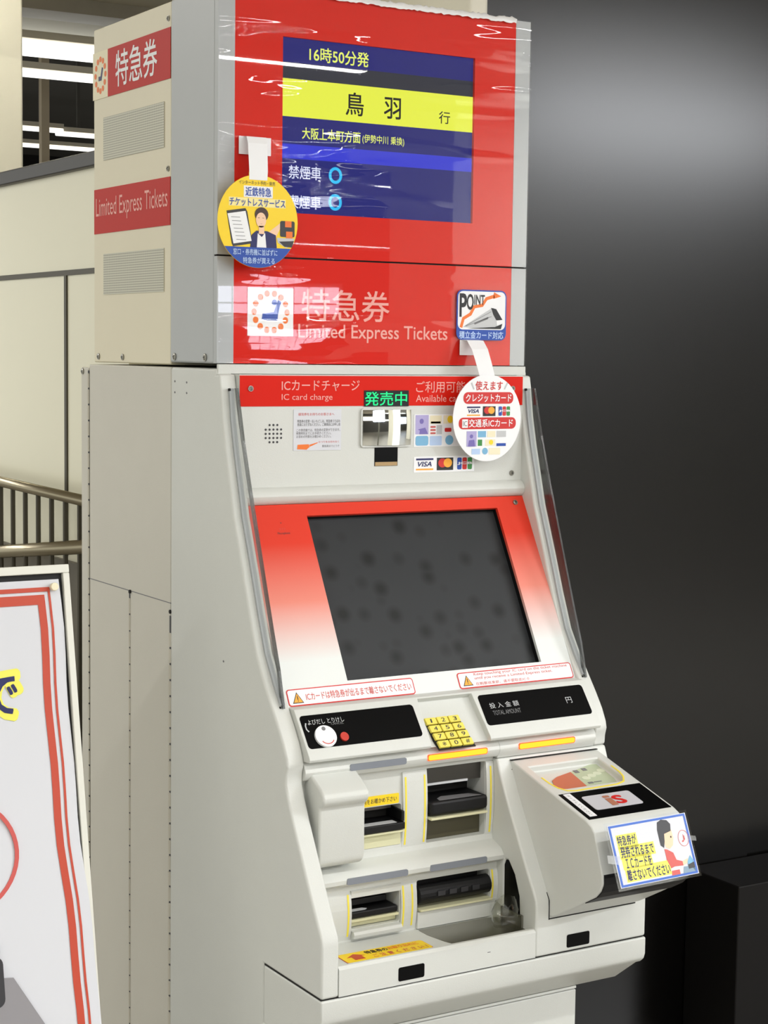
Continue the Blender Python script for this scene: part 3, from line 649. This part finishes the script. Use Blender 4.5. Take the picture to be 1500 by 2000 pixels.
# receipt slot top right
box('slot_backing', .264, .379, -.196, -.191, .8815, 1.004, M['dark'], core)
box('slot_shutter', .2645, .3785, -.236, -.230, .974, 1.004, M['darksteel'], core, label='dim steel flap')
box('edge_highlight', .2645, .352, -.238, -.236, .9725, .976, M['lgrey'], core)  # light grey strip painted in as the highlight on the flap edge
tray(.265, .3785, .927, .951, -.262, -.196, 'black rounded receipt tray of the upper middle slot', .006)
plates('slot_label', Fr((0, 0, .9513), X, Y), [[(.283, -.259), (.366, -.259), (.352, -.24), (.30, -.236), (.286, -.246)]], 0, .0003, M['greyp'], core)
box('slot_ledge', .2645, .376, -.264, -.2, .9205, .9245, M['ledge'], core, bevel=.001)
box('slot_base', .2645, .3785, -.235, -.2, .8815, .919, mat('dark_olive_slot_lining', (76, 72, 52), .5), core)
# lower left slot
box('slot_backing', .1135, .2025, -.216, -.211, .7645, .814, M['dark'], core)
tray(.1135, .2015, .7795, .7905, -.2655, -.216, 'black ticket tray of the lower left slot', .003)
box('slot_hood', .1135, .1925, -.245, -.216, .7935, .8045, M['blackm'], core, bevel=.002)
plates('slot_label', Fr((0, 0, .7908), X, Y), [[(.118, -.262), (.142, -.262), (.148, -.257), (.141, -.251), (.120, -.251), (.116, -.2565)]], 0, .0003, M['lgrey'], core)
box('slot_ledge', .1135, .2025, -.2665, -.216, .7745, .7785, M['ledge'], core); box('slot_base', .1135, .2025, -.256, -.216, .7645, .7735, M['ledge'], core)
# coin outlet lower middle: ribbed black roller
box('slot_backing', .237, .378, -.206, -.201, .776, .825, M['dark'], core)
bm = bmesh.new(); cyl_bm((.238, -.262, .8005), (.3775, -.262, .8005), .0155, 18, bm); add_box(bm, .238, .366, -.25, -.206, .80, .823)
rol = link('coin_roller', bmmesh(bm), M['blackm'], core, smooth=False)
boxes('roller_rib', [(.270+k*.0225, .284+k*.0225, -.2795, -.262, .7985, .8065) for k in range(4)], mat('black_grey_rib', (44, 44, 48), .4), core)
box('slot_ledge', .2375, .3775, -.279, -.206, .7765, .7795, M['ledge'], core)
# steel cup on the tray floor, sticker, clear plastic guard
FL = Fr((0, 0, .7445), X, Y)
cup = [(.2365, -.274), (.37, -.274), (.388, -.280), (.3925, -.30), (.3925, -.366), (.262, -.366), (.250, -.359), (.243, -.34), (.236, -.30)]
plate('steel_coin_tray', FL, cup, .0, .0006, M['steel'], core, label='stainless coin tray')
boxes('steel_coin_wall', [(.391, .3945, -.345, -.285, .745, .765)], M['steel'], core)
pb = bmesh.new(); ringp = []
for j, (z_, sc) in enumerate(((.746, .95), (.765, 1.05), (.785, .8))):
    ringp.append([pb.verts.new((.372+.019*sc*math.cos(t*math.pi/9), -.325+.026*sc*math.sin(t*math.pi/9)+random.uniform(-.002, .002), z_+random.uniform(-.004, .004)+(.010 if math.cos(t*math.pi/9) > .2 else 0))) for t in range(18)])
for j in range(2):
    for i in range(18): pb.faces.new((ringp[j][i], ringp[j][(i+1) % 18], ringp[j+1][(i+1) % 18], ringp[j+1][i]))
link('clear_coin_guard', bmmesh(pb), M['plastic'], core, smooth=True, label='crinkled clear plastic guard in the coin tray')
ts = plate('tray_sticker', FL, RR(.0565, -.3575, .2135, -.3165, .006), .0002, .0008, M['rsoft'], core, label='yellow tray sticker with a red arrow')
plate('sticker_face', FL.off(.0008), RR(.0573, -.3567, .2127, -.3173, .0055), .0, .0003, M['yellow'], ts)
FS = FL.off(.0011)
plates('sticker_arrow', FS, [[(.066, -.336), (.083, -.3245), (.098, -.336), (.092, -.336), (.092, -.3495), (.074, -.3495), (.074, -.336)]], 0, .0003, mat('brick_red_print', (200, 80, 40), .5), ts)
text('lettering', '特急券の', FS, .103, -.3345, .143, -.3215, M['kprint'], ts, bold=.03)
text('lettering', 'お取り忘れに', FS, .145, -.3335, .2, -.3215, M['orange'], ts, bold=.02)
text('lettering', 'ご 注 意 く だ さ い ！', FS, .108, -.3525, .207, -.3395, M['rsoft'], ts, bold=.02)
# projecting rounded cover, left of the bill slot
BUMP = [(-.20, 1.037), (-.236, 1.037), (-.246, 1.034), (-.298, 1.007), (-.3085, .998), (-.310, .989), (-.3045, .981), (-.297, .976), (-.2965, .970), (-.297, .895), (-.293, .884), (-.282, .877), (-.20, .875)]
prism('bill_unit_cover', BUMP, .0365, .1195, M['shell'], tm, bevel=.006, seg=4, label='protruding rounded cover beside the bill slot')
# black sensor windows on the apron and the lower skirt
AP = Fr((0, -.380, 0), X, Z)
for a0, a1 in ((.133, .1805), (.458, .5045)):
    plate('sensor_window', AP, RR(a0, .7105, a1, .7325, .003), 0, .0006, M['black'], tm)
for a_, b_ in ((.30, .7285),): plate('tiny_mark', AP, RR(a_, b_, a_+.006, b_+.0012, .0005), 0, .0003, M['greyp'], tm)
SK = [(-.380, .702), (-.380, .673), (-.377, .664), (-.369, .657), (-.358, .652), (-.303, .6095), (-.292, .6065), (-.192, .6065), (-.192, .702)]
prism('lower_skirt', SK, -.004, .626, M['shell'], tm, bevel=.003, seg=3)
box('skirt_gap', -.002, .622, -.376, -.19, .7018, .7046, M['dark'], tm)
box('lower_door', .0275, .5415, -.300, -.02, 0, .6005, M['shell'], tm, bevel=.002)
box('door_head', .0275, .5415, -.300, -.02, .6025, .6065, M['shell'], tm)
box('inner_body', .03, .59, .01, .17, .05, 1.64, M['darklow'], tm)
box('inner_body', .03, .538, -.19, .01, .05, .60, M['darklow'], tm)
# -- clear side shields
def shield(x):
    outer = [(-.049, 1.621), (-.073, 1.537), (-.100, 1.457), (-.121, 1.40), (-.153, 1.312), (-.179, 1.242), (-.203, 1.18), (-.219, 1.122)]
    inner = [(-.207, 1.127), (-.184, 1.158), (-.155, 1.20), (-.129, 1.262), (-.103, 1.3314), (-.084, 1.378), (-.070, 1.413), (-.056, 1.462), (-.039, 1.52), (-.027, 1.57), (-.020, 1.62)]
    s = prism('side_shield', outer+inner, x, x+.003, M['shield'], tm, label='clear plastic side shield')
    bm = bmesh.new(); o2 = outer; i2 = [(y+.0075, z) for y, z in outer]
    for i in range(len(o2)-1):
        prism_bm([o2[i], o2[i+1], i2[i+1], i2[i]], x-.0004, x+.0034, bm)
    link('shield_edge', bmmesh(bm), M['shedge'], s)
    bm = bmesh.new(); kk = inner
    for i in range(len(kk)-1): prism_bm([(kk[i][0]-.008, kk[i][1]), (kk[i+1][0]-.008, kk[i+1][1]), (kk[i+1][0]+.001, kk[i+1][1]), (kk[i][0]+.001, kk[i][1])], x-.003, x+.0055, bm)
    link('shield_seat', bmmesh(bm), M['frame'], s)
    for y_, z_ in ((-.027, 1.618), (-.212, 1.122)): cyl('shield_rivet', (x-.004, y_, z_), (x-.001, y_, z_), .0025, M['dark'], s, n=8)
shield(.013); shield(.609)

# -- IC card reader
RD = [(-.20, 1.004), (-.2655, 1.004), (-.470, .950), (-.484, .944), (-.493, .934), (-.515, .872), (-.516, .858), (-.510, .845), (-.498, .833), (-.445, .802), (-.392, .772), (-.379, .768), (-.30, .766), (-.20, .766)]
rv = (Vector((0, -.2655, 1.004))-Vector((0, -.470, .950))); rvn = rv.normalized()
RT = Fr((0, -.2655, 1.004), X, rvn)          # b negative towards the user
def rb_(y): return -(abs(y+.2655))/abs(rvn.y)
well = [(.4385, rb_(-.291))]+[(.5835, rb_(-.291)), (.5835, rb_(-.350))]+[(.5835-.018+.018*math.cos(t), rb_(-.352)-.020*math.sin(t)) for t in [math.pi/2*i/6 for i in range(1, 7)]]+[(.4585-.020*math.sin(t), rb_(-.352)-.020*math.cos(t)) for t in [math.pi/2*i/6 for i in range(0, 7)]]
wc = bmmesh(plate_bm(RT, well, -.0120, .02))
reader = link('card_reader', cut(bmmesh(prism_bm(RD, .4215, .6025)), [wc]), M['shell'], tm, bevel=.003, seg=3, label='protruding card reader box')
box('reader_gap', .4203, .4213, -.378, -.262, .766, 1.003, M['dark'], tm) if False else None
gp = [(-.2605, 1.006), (-.2685, .989), (-.2865, .954), (-.3115, .911), (-.3345, .871), (-.3545, .837), (-.3705, .811), (-.3800, .796), (-.3808, .764)]
bm = bmesh.new()
for i in range(len(gp)-1): prism_bm([gp[i], gp[i+1], (gp[i+1][0]+.004, gp[i+1][1]), (gp[i][0]+.004, gp[i][1])], .4198, .4214, bm)
add_box(bm, .4198, .600, -.3808, -.376, .7645, .7662); add_box(bm, .42, .602, -.2665, -.2595, 1.0043, 1.0055)
link('reader_gap', bmmesh(bm), M['dark'], reader)
yl = [(.4365, rb_(-.330)), (.438, rb_(-.352)), (.443, rb_(-.368)), (.453, rb_(-.379)), (.468, rb_(-.3825)), (.555, rb_(-.3805)), (.573, rb_(-.375)), (.584, rb_(-.360)), (.588, rb_(-.345)), (.588, rb_(-.322))]
plates('yellow_line', RT, band(yl, .0030), .0002, .0007, M['yline'], reader)
WF = RT.off(-.0118)
ds_ = plate('card_picture', WF, [(.5153, -.0434), (.4793, -.0534), (.4633, -.0626), (.4554, -.080), (.4601, -.0935), (.5123, -.0995), (.5753, -.0965), (.580, -.0804), (.5805, -.0287), (.570, -.0260)], 0, .0008, mat('pale_green_print', (186, 198, 168), .5), reader, label='printed picture of a card in the touch well')
plate('picture_patch', WF, [(.5153, -.0434), (.4793, -.0534), (.4633, -.0626), (.4554, -.080), (.4601, -.0935), (.5123, -.0995)], .0009, .0014, mat('terracotta_print', (196, 112, 84), .5), ds_)
plates('picture_patch', WF, [EL(*c_, .0085, .0058, 18) for c_ in ((.5300, -.0689), (.5450, -.0636), (.5600, -.0591), (.5735, -.0517))], .0009, .0014, mat('pale_disc_print', (214, 222, 196), .5), ds_)
plates('picture_patch', WF, [R(.522, -.049, .531, -.040), R(.541, -.045, .550, -.037), R(.522, -.088, .532, -.083), R(.534, -.086, .55, -.084)], .0009, .0014, M['greyp'], ds_)
bk = plate('touch_pad', RT, R(.4285, rb_(-.4695), .5965, rb_(-.3875)), 0, .0008, M['black'], reader, label='black pad with a silver card image')
B2 = RT.off(.0008)
plate('pad_card', B2, RR(.4605, rb_(-.4475), .558, rb_(-.4045), .005), 0, .0006, mat('silver_print', (200, 200, 206), .4), bk)
text('lettering', 'i', B2, .499, rb_(-.441), .509, rb_(-.412), mat('brown_print', (176, 116, 90), .5), bk, bold=.04, h=.001)
text('lettering', 'S', B2, .513, rb_(-.439), .531, rb_(-.415), M['rprint'], bk, bold=.05, h=.001)
plate('white_label', B2, R(.4355, rb_(-.4625), .4495, rb_(-.390)), 0, .0006, M['white'], bk)
FV = Fr(B2.p(0, 0, .0006), B2.V*-1, B2.U)
text('lettering', 'タッチしてください', FV, -rb_(-.394), .4385, -rb_(-.459), .4445, M['greyp'], bk)
prism('reader_black_band', [(-.5115, .8815), (-.5165, .868), (-.5175, .857), (-.5115, .8435), (-.500, .8325), (-.470, .8152), (-.470, .83), (-.50, .85), (-.505, .8815)], .4245, .5995, M['blackm'], reader)
# ------------------------------------------------------------------ laminated card clipped to the reader
sgv = Vector((0, .035, .093)).normalized(); SG = Fr((.0, -.5215, .953), Vector((1, 0, .0)), sgv)
ca = math.radians(1.6)
SG = Fr(SG.O+Vector((.424, 0, 0)), SG.U*math.cos(ca)+SG.V*math.sin(ca)*0, SG.V)
lc_ = empty('instruction_card', SG.p(.08, -.05), label='blue-edged laminated card picturing a woman touching a card, on the reader front', cat='sign')
W_, H_ = .158, .097
def q(a, b):   # slight taper of the hand-cut sheet
    return (a*W_+b*-.004+.002, -H_+b*H_+a*.002)
def qr(a0, b0, a1, b1): return [q(a0, b0), q(a1, b0), q(a1, b1), q(a0, b1)]
plate('card_sheet', SG, qr(0, 0, 1, 1), 0, .001, M['paper'], lc_)
plate('laminate', SG, qr(-.03, -.045, 1.03, 1.045), -.0006, -.0001, M['film'], lc_)
plates('blue_border', SG, [qr(0.01, .01, .99, .045), qr(.01, .955, .99, .99), qr(.01, .045, .035, .955), qr(.965, .045, .99, .955)], .0011, .0013, mat('blue_border_print', (58, 104, 196), .5), lc_)
plates('yellow_backing', SG, [qr(.075, .60, .33, .83), qr(.075, .44, .52, .64), qr(.085, .27, .46, .48), qr(.095, .07, .66, .30)], .0011, .0013, M['ypale'], lc_)
for i_, (t_, a0, b0, a1, b1) in enumerate((('特急券が', .08, .655, .315, .81), ('発券されるまで', .09, .465, .505, .625), ('ＩＣカードを', .125, .285, .45, .44), ('離さないでください', .11, .09, .65, .255))):
    p0, p1 = q(a0, b0), q(a1, b1); text('lettering', t_, SG, p0[0], p0[1], p1[0], p1[1], M['navy'], lc_, bold=.026, h=.0016)
def Q(L): return [q(min(a+.035, .965), b) for a, b in L]
plates('picture_hair', SG, [Q([(.565, .55), (.60, .50), (.625, .60), (.64, .72), (.73, .75), (.745, .86), (.71, .93), (.64, .955), (.585, .92), (.565, .80)])], .0013, .0015, M['charcoal'], lc_)
plates('picture_face', SG, [Q([(.60, .70), (.63, .72), (.74, .77), (.745, .64), (.72, .52), (.67, .47), (.625, .50), (.61, .62)])], .0012, .00135, M['skin'], lc_)
plates('picture_dress', SG, [Q([(.60, .48), (.63, .47), (.70, .40), (.72, .28), (.79, .24), (.79, .17), (.68, .18), (.63, .16), (.60, .30)]), Q([(.62, .045), (.73, .045), (.73, .12), (.63, .12)])], .0012, .0014, M['rsoft'], lc_)
plates('picture_hand', SG, [Q([(.79, .24), (.86, .27), (.875, .21), (.79, .17)])], .0012, .0014, M['skin'], lc_)
plates('picture_reader', SG, [Q([(.85, .16), (.95, .14), (.955, .04), (.955, .22), (.90, .31), (.85, .22)])], .0014, .0017, M['sky'], lc_)
plates('picture_reader', SG, [Q([(.85, .10), (.95, .11), (.955, .20), (.85, .17)])], .0017, .0019, M['charcoal'], lc_)
plates('picture_table', SG, [Q([(.77, .045), (.96, .045), (.96, .14), (.79, .15)])], .0012, .0014, mat('steel_blue_print', (132, 156, 176), .5), lc_)
plates('picture_eye', SG, [EL(*q(.75, .655), .0014, .0017, 10)], .0015, .0017, M['kprint'], lc_)
cc_ = q(.905, .60); plates('picture_bubble', SG, band(EL(cc_[0], cc_[1], .0105, .0125, 24), .0007, True), .0012, .0014, M['rsoft'], lc_)
text('picture_note', '♪', SG, cc_[0]-.004, cc_[1]-.006, cc_[0]+.004, cc_[1]+.006, M['rsoft'], lc_, h=.0013)
def Q(L): return [q(a, b) for a, b in L]
tm_ = clear('glossy_tape', (.9, .92, .96), 3.5, .15)
for T_ in ([(-.09, .42), (.05, .36), (.07, .50), (-.08, .55)], [(.96, .55), (1.06, .52), (1.06, .60), (.97, .63)]): plate('tape', SG, Q(T_), .0018, .0021, tm_, lc_)
plates('spacer', SG, [qr(.1, .30, .9, .9)], -.008, -.0007, M['film'], lc_)

# ------------------------------------------------------------------ round hanging tags (wobblers)
def strip(name, pts, x0, x1, m, par, x0b=None, x1b=None):
    """thin bent strip: pts = [(y, z)...] from top to bottom, width tapering"""
    bm = bmesh.new(); n = len(pts); rows = []
    for i, (y, z) in enumerate(pts):
        t = i/(n-1); a = x0+((x0b if x0b is not None else x0)-x0)*t; b = x1+((x1b if x1b is not None else x1)-x1)*t
        rows.append([bm.verts.new(v) for v in ((a, y, z), (b, y, z), (b, y+.0006, z), (a, y+.0006, z))])
    for i in range(n-1):
        for k in range(4): bm.faces.new((rows[i][k], rows[i][(k+1) % 4], rows[i+1][(k+1) % 4], rows[i+1][k]))
    bm.faces.new(rows[0]); bm.faces.new(rows[-1][::-1]); return link(name, bmmesh(bm), m, par)
t1_ = empty('hanging_tag', (.06, -.03, 1.89), label='round yellow and blue hanging tag picturing a woman in a dark suit', cat='sign')
D = Fr((0, -.030, 0), X, Z); dc = (.0595, 1.893)
plate('adhesive_tab', FRONT, R(.036, 2.003, .095, 2.032), .0048, .0054, M['white'], t1_)
strip('strip', [(-.0054, 2.032), (-.016, 2.031), (-.022, 2.02), (-.026, 2.0), (-.030, 1.975), (-.0306, 1.960)], .045, .082, M['white'], t1_, .0425, .0755)
plate('disc', D, EL(dc[0], dc[1], .0735, .0755, 56), -.0012, 0, M['yellow'], t1_)
nb = EL(dc[0], dc[1], .0732, .0752, 40, 214, 326)
plate('blue_base', D, nb, .0001, .0003, M['blue'], t1_)
plate('neck', D, R(.0425, 1.955, .0755, 1.972), -.0012, .0001, M['yellow'], t1_)
D2 = D.off(.0003)
text('lettering', '近鉄特急', D2, .036, 1.9335, .083, 1.948, M['blue'], t1_, bold=.02, h=.0006)
plates('lettering', D2, [R(.033, 1.9315, .086, 1.950)], -.0002, .0, M['white'], t1_)
plates('lettering', D2, [R(.006, 1.9165, .110, 1.9305)], -.0002, .0, mat('pale_cream_print', (250, 236, 160), .5), t1_)
text('lettering', 'チケットレスサービス', D2, .007, 1.917, .109, 1.930, M['blue'], t1_, bold=.02, h=.0006)
text('lettering', 'インターネット予約・発売', D2, .024, 1.952, .090, 1.9585, M['charcoal'], t1_, h=.0006)
text('lettering', '窓口・券売機に並ばずに', D2, .014, 1.838, .095, 1.848, M['pblue'], t1_, bold=.02, h=.0006)
text('lettering', '特急券が買える', D2, .032, 1.8245, .090, 1.8345, M['pblue'], t1_, bold=.02, h=.0006)
# printed woman, phone, seats
plates('picture_phone', D2, [[(.002, 1.908), (.036, 1.9135), (.0395, 1.908), (.049, 1.857), (.014, 1.851), (.0115, 1.856)]], 0, .0002, M['charcoal'], t1_)
plates('picture_phone', D2, [[(.0035, 1.9035), (.036, 1.909), (.0475, 1.861), (.0145, 1.8555)]], .0003, .0005, M['white'], t1_)
plates('picture_phone_text', D2, [R(.010+.0016*k, 1.898-.006*k, .026+.0019*k, 1.8988-.006*k) for k in range(7)], .0006, .0008, M['greyp'], t1_)
plates('picture_suit', D2, [[(.045, 1.851), (.0475, 1.871), (.056, 1.878), (.076, 1.878), (.092, 1.872), (.094, 1.851)]], .0002, .0004, M['navy'], t1_)
plates('picture_shirt', D2, [[(.057, 1.851), (.0585, 1.874), (.066, 1.868), (.072, 1.875), (.0745, 1.851)]], .0005, .0007, M['white'], t1_)
plates('picture_hair', D2, [EL(.0655, 1.9045, .0125, .0118, 24)], .0002, .0004, M['hair'], t1_)
plates('picture_face', D2, [EL(.0645, 1.8955, .0093, .0122, 24), R(.0605, 1.873, .0705, 1.886)], .0005, .0007, M['skin'], t1_)
plates('picture_face_detail', D2, [R(.0585, 1.8985, .0618, 1.8992), R(.0665, 1.8985, .070, 1.8992), R(.0632, 1.8893, .0666, 1.8896)], .0008, .0009, M['hair'], t1_)
plates('picture_seat', D2, [RR(.100, 1.870, .127, 1.896, .003)], .0002, .0004, M['charcoal'], t1_)
plates('picture_seat', D2, [R(.109, 1.886, .121, 1.896), R(.111, 1.868, .123, 1.879)], .0005, .0007, M['orange'], t1_)
plates('picture_seat', D2, [[(.094, 1.868), (.127, 1.868), (.124, 1.857), (.112, 1.852), (.096, 1.86)]], .0002, .0003, M['lgrey'], t1_)
plates('picture_seat', D2, [[(.098, 1.862), (.126, 1.864), (.122, 1.853), (.108, 1.854)]], .0004, .0005, M['charcoal'], t1_)
plates('picture_arm', D2, [[(.078, 1.876), (.096, 1.889), (.101, 1.893), (.101, 1.885), (.092, 1.868)]], .0001, .0002, M['skin'], t1_)

t2_ = empty('hanging_tag', (.5, -.06, 1.57), label='oval white hanging tag listing accepted credit and transit cards in red bars', cat='sign')
E_ = Fr((0, -.060, 0), X, Z)
plate('adhesive_tab', CV, R(.476, 1.679, .51, 1.706), .0, .0008, M['white'], t2_)
strip('strip', [(-.0060, 1.7065), (-.020, 1.705), (-.034, 1.69), (-.044, 1.67), (-.054, 1.648), (-.0606, 1.63)], .480, .516, M['white'], t2_, .486, .518)
plate('disc', E_, EL(.5005, 1.569, .0725, .0765, 56), -.0012, 0, M['white'], t2_)
E2 = E_.off(.0002)
text('lettering', '使えます', E2, .474, 1.618, .532, 1.634, M['rprint'], t2_, bold=.02)
plates('lettering', E2, [[(.464, 1.630), (.4665, 1.632), (.472, 1.620), (.470, 1.619)], [(.541, 1.632), (.5435, 1.630), (.537, 1.619), (.535, 1.620)]], .0001, .0003, M['lgrey'], t2_)
plate('red_bar', E2, RR(.449, 1.594, .5555, 1.6145, .009), 0, .0002, M['rprint'], t2_)
text('lettering', 'クレジットカード', E2, .454, 1.5975, .551, 1.611, M['white'], t2_, bold=.02, h=.0006)
logos(E2, .455, 1.572, .551, 1.590, t2_)
plate('red_bar', E2, RR(.440, 1.5495, .562, 1.570, .009), 0, .0002, M['rprint'], t2_)
plate('red_bar', E2.off(.0003), R(.447, 1.552, .459, 1.567), 0, .0002, M['white'], t2_)
text('lettering', 'IC', E2, .449, 1.555, .457, 1.564, M['greyp'], t2_, h=.0009)
text('lettering', '交通系ICカード', E2, .461, 1.553, .555, 1.567, M['white'], t2_, bold=.02, h=.0006)
for a0, b0, a1, b1, c_ in ((.457, 1.519, .478, 1.546, 'purple'), (.481, 1.535, .498, 1.546, 'sky'), (.501, 1.535, .518, 1.546, 'cream'), (.521, 1.535, .541, 1.546, 'lgrey'),
                           (.481, 1.520, .490, 1.531, 'green'), (.497, 1.520, .518, 1.531, 'cream'), (.521, 1.519, .541, 1.524, 'blue'), (.468, 1.505, .486, 1.515, 'pblue'), (.505, 1.504, .529, 1.516, 'cream')):
    plate('card_tile', E2, R(a0, b0, a1, b1), .0, .0003, M[c_], t2_)
plate('card_tile', E2, EL(.4965, 1.5105, .006, .006, 16), 0, .0003, M['sky'], t2_)
plate('card_tile', E2, EL(.509, 1.526, .0045, .0045, 16), .0004, .0006, M['yellow'], t2_)
plates('card_tile', E2, [EL(.467, 1.537, .0035, .0035, 12), [(.460, 1.519), (.475, 1.519), (.473, 1.531), (.462, 1.530)]], .0004, .0006, M['violet'], t2_)

# ------------------------------------------------------------------ signboard in the left foreground
bv = Vector((0, .19, 1)).normalized(); BF = Fr((-.298, -.1, 1.354), X, bv)
def zb(z): return (z-1.354)/bv.z
sbd = empty('signboard', (-.6, -.3, 0), label='leaning white signboard with a red-lined poster, foreground left of the machine', cat='sign')
bt = zb(.02); Wb = .62
plates('board_frame', BF, [R(-Wb, bt, 0, bt+.012), R(-Wb, -.013, 0, 0), R(-Wb, bt+.012, -Wb+.012, -.013), R(-.0105, bt+.012, 0, -.013)], -.02, .004, M['alu'], sbd, bevel=.0015)
plate('board_back', BF, R(-Wb+.008, bt+.008, -.008, -.008), -.016, -.004, M['blackm'], sbd)
def wob(z): return .0022*math.sin((z-.62)*13)+.0015*math.sin((z-1.0)*31)
def edge(off, z): return off+wob(z)+(0 if z > 1.2 else min(.013, (1.2-z)*.026))
zs = [1.3325]+[1.30-.04*i for i in range(32)]; zs[-1] = .04
def ribbon(name, o0, o1, z_top, h, m, left=None):
    bm = bmesh.new(); prev = None; zz = [z_top]+[z for z in zs if z < z_top-.01]
    for z in zz:
        bulge = .003+.004*math.sin((z-.5)*7)
        a = (o0 if left is None else left)+(edge(0, z) if left is None else 0); b = o1+edge(0, z)
        row = [bm.verts.new(BF.p(a, zb(z), bulge+h-.0006)), bm.verts.new(BF.p(b, zb(z), bulge+h-.0006)), bm.verts.new(BF.p(b, zb(z), bulge+h)), bm.verts.new(BF.p(a, zb(z), bulge+h))]
        if prev:
            for k in range(4): bm.faces.new((prev[k], prev[(k+1) % 4], row[(k+1) % 4], row[k]))
        else: bm.faces.new(row)
        prev = row
    bm.faces.new(prev[::-1]); return link(name, bmmesh(bm), m, sbd)
PR = mat('poster_red', (196, 72, 48), .5)
ribbon('poster', 0, -.0165, 1.3325, .0, M['paper'], left=-Wb+.02)
ribbon('red_line', -.0365, -.0330, 1.3215, .0012, PR); ribbon('red_line', -.0540, -.0425, 1.3105, .0012, PR)
def bulge_at(z): return .003+.004*math.sin((z-.5)*7)
plate('red_line', BF, R(-.50, zb(1.3150), -.0365+edge(0, 1.32), zb(1.3215)), bulge_at(1.32), bulge_at(1.32)+.0013, PR, sbd)
plate('red_line', BF, R(-.50, zb(1.2960), -.0425+edge(0, 1.31), zb(1.3105)), bulge_at(1.30), bulge_at(1.30)+.0013, PR, sbd)
pn = cyl('board_pin', BF.p(-.0275, zb(1.321), .004), BF.p(-.0275, zb(1.321), .012), .0062, M['cream'], sbd, n=16, bevel=.0012)
hb = bulge_at(1.16)+.0012
text('lettering', 'で', BF, -.152, zb(1.134), -.0885, zb(1.199), M['ypale'], sbd, bold=.085, h=hb)
text('lettering', 'で', BF, -.146, zb(1.140), -.0945, zb(1.193), M['navy'], sbd, bold=.022, h=hb+.0008)
plates('red_circle', BF, band(EL(-.205, zb(.942), .092, .085, 48), .0062, True), bulge_at(.94)+.0015, bulge_at(.94)+.0025, M['rsoft'], sbd)
hk = bulge_at(.75)+.003
plates('printed_grey_shape', BF, [[(-.50, zb(.66)), (-.072, zb(.66)), (-.133, zb(.764)), (-.150, zb(.766)), (-.50, zb(.766))]], hk, hk+.0008, mat('grey_poster_print', (146, 144, 148), .5), sbd)  # grey shape of the poster print
plates('printed_phone', BF, [RR(-.30, zb(.725), -.1475, zb(.797), .012)], hk+.001, hk+.0016, M['charcoal'], sbd)
plates('printed_phone', BF, [RR(-.30, zb(.797), -.1505, zb(.815), .006)], hk+.001, hk+.0016, M['lgrey'], sbd)
# rear leg frame of the signboard
LF = Fr((-.298, .12, 1.30), X, Vector((0, -.16, 1)).normalized())
plates('leg', LF, [R(-Wb+.02, -1.31, -Wb+.04, 0)], -.006, .006, M['alu'], sbd); plates('leg', LF, [R(-.04, -1.31, -.02, 0)], -.006, .006, M['alu'], sbd)

# ------------------------------------------------------------------ front hall behind the camera (only in reflections)
box('wall_front', -8, 22, -18.2, -18, 0, 3.0, M['darkceil'], kind='structure')
for n_, (x0, x1, z0, z1, c_, k_) in enumerate(((9.9, 12.9, 1.84, 1.99, (255, 252, 245), 9), (5.0, 7.6, 1.9, 2.5, (250, 240, 220), 4), (14.5, 17, 1.2, 2.4, (230, 240, 255), 3), (1.0, 3.0, 1.9, 2.4, (255, 150, 70), 3))):
    f_ = empty('added_lit_panel', ((x0+x1)/2, -17.95, (z0+z1)/2), cat='sign', group='added lit panels across the hall', label='lit panel added outside the picture, across the hall, to give reflections')  # glowing panels added for reflections in the mirror and covers
    box('panel_case', x0-.05, x1+.05, -18.0, -17.95, z0-.05, z1+.05, M['blackm'], f_)
    box('lit_face', x0, x1, -17.95, -17.94, z0, z1, emi('lit_panel_face', c_, k_), f_)
for x_, y_ in ((3.6, -5.4), (8.6, -8.8), (2.2, -10.5), (12, -12)):
    tag(box('column', x_, x_+.6, y_, y_+.6, 0, 2.999, M['column'], bevel=.01), 'square cream hall column outside the picture, in the hall in front', 'column', 'hall columns in front')
gx, gy, gz = 1.95, -3.5, 1.79
ls = empty('lightbox', (gx, gy, 1.5), label='lit advertising lightbox outside the picture, mirrored in the red panel', cat='lightbox')
ax = Vector((cy_, -sy_, 0)); LX = Fr((gx, gy, gz), Vector((-math.cos(.48), -math.sin(.48), 0)), Z)
plate('case', LX, R(-.25, -.21, .25, .15), -.08, 0, M['frame'], ls)
for i in range(8):
    for j in range(5):
        a0 = -.235+i*.059; b0 = -.195+j*.067
        plate('lit_tile', LX, R(a0, b0, a0+.055, b0+.061), .0, .004, emi('lit_white_tile', (235, 238, 255), 16) if (i+j) == 0 else bpy.data.materials['lit_white_tile'], ls)
cyl('post', (gx+.02, gy-.04, 0), (gx+.02, gy-.04, 1.60), .03, M['steel'], ls)
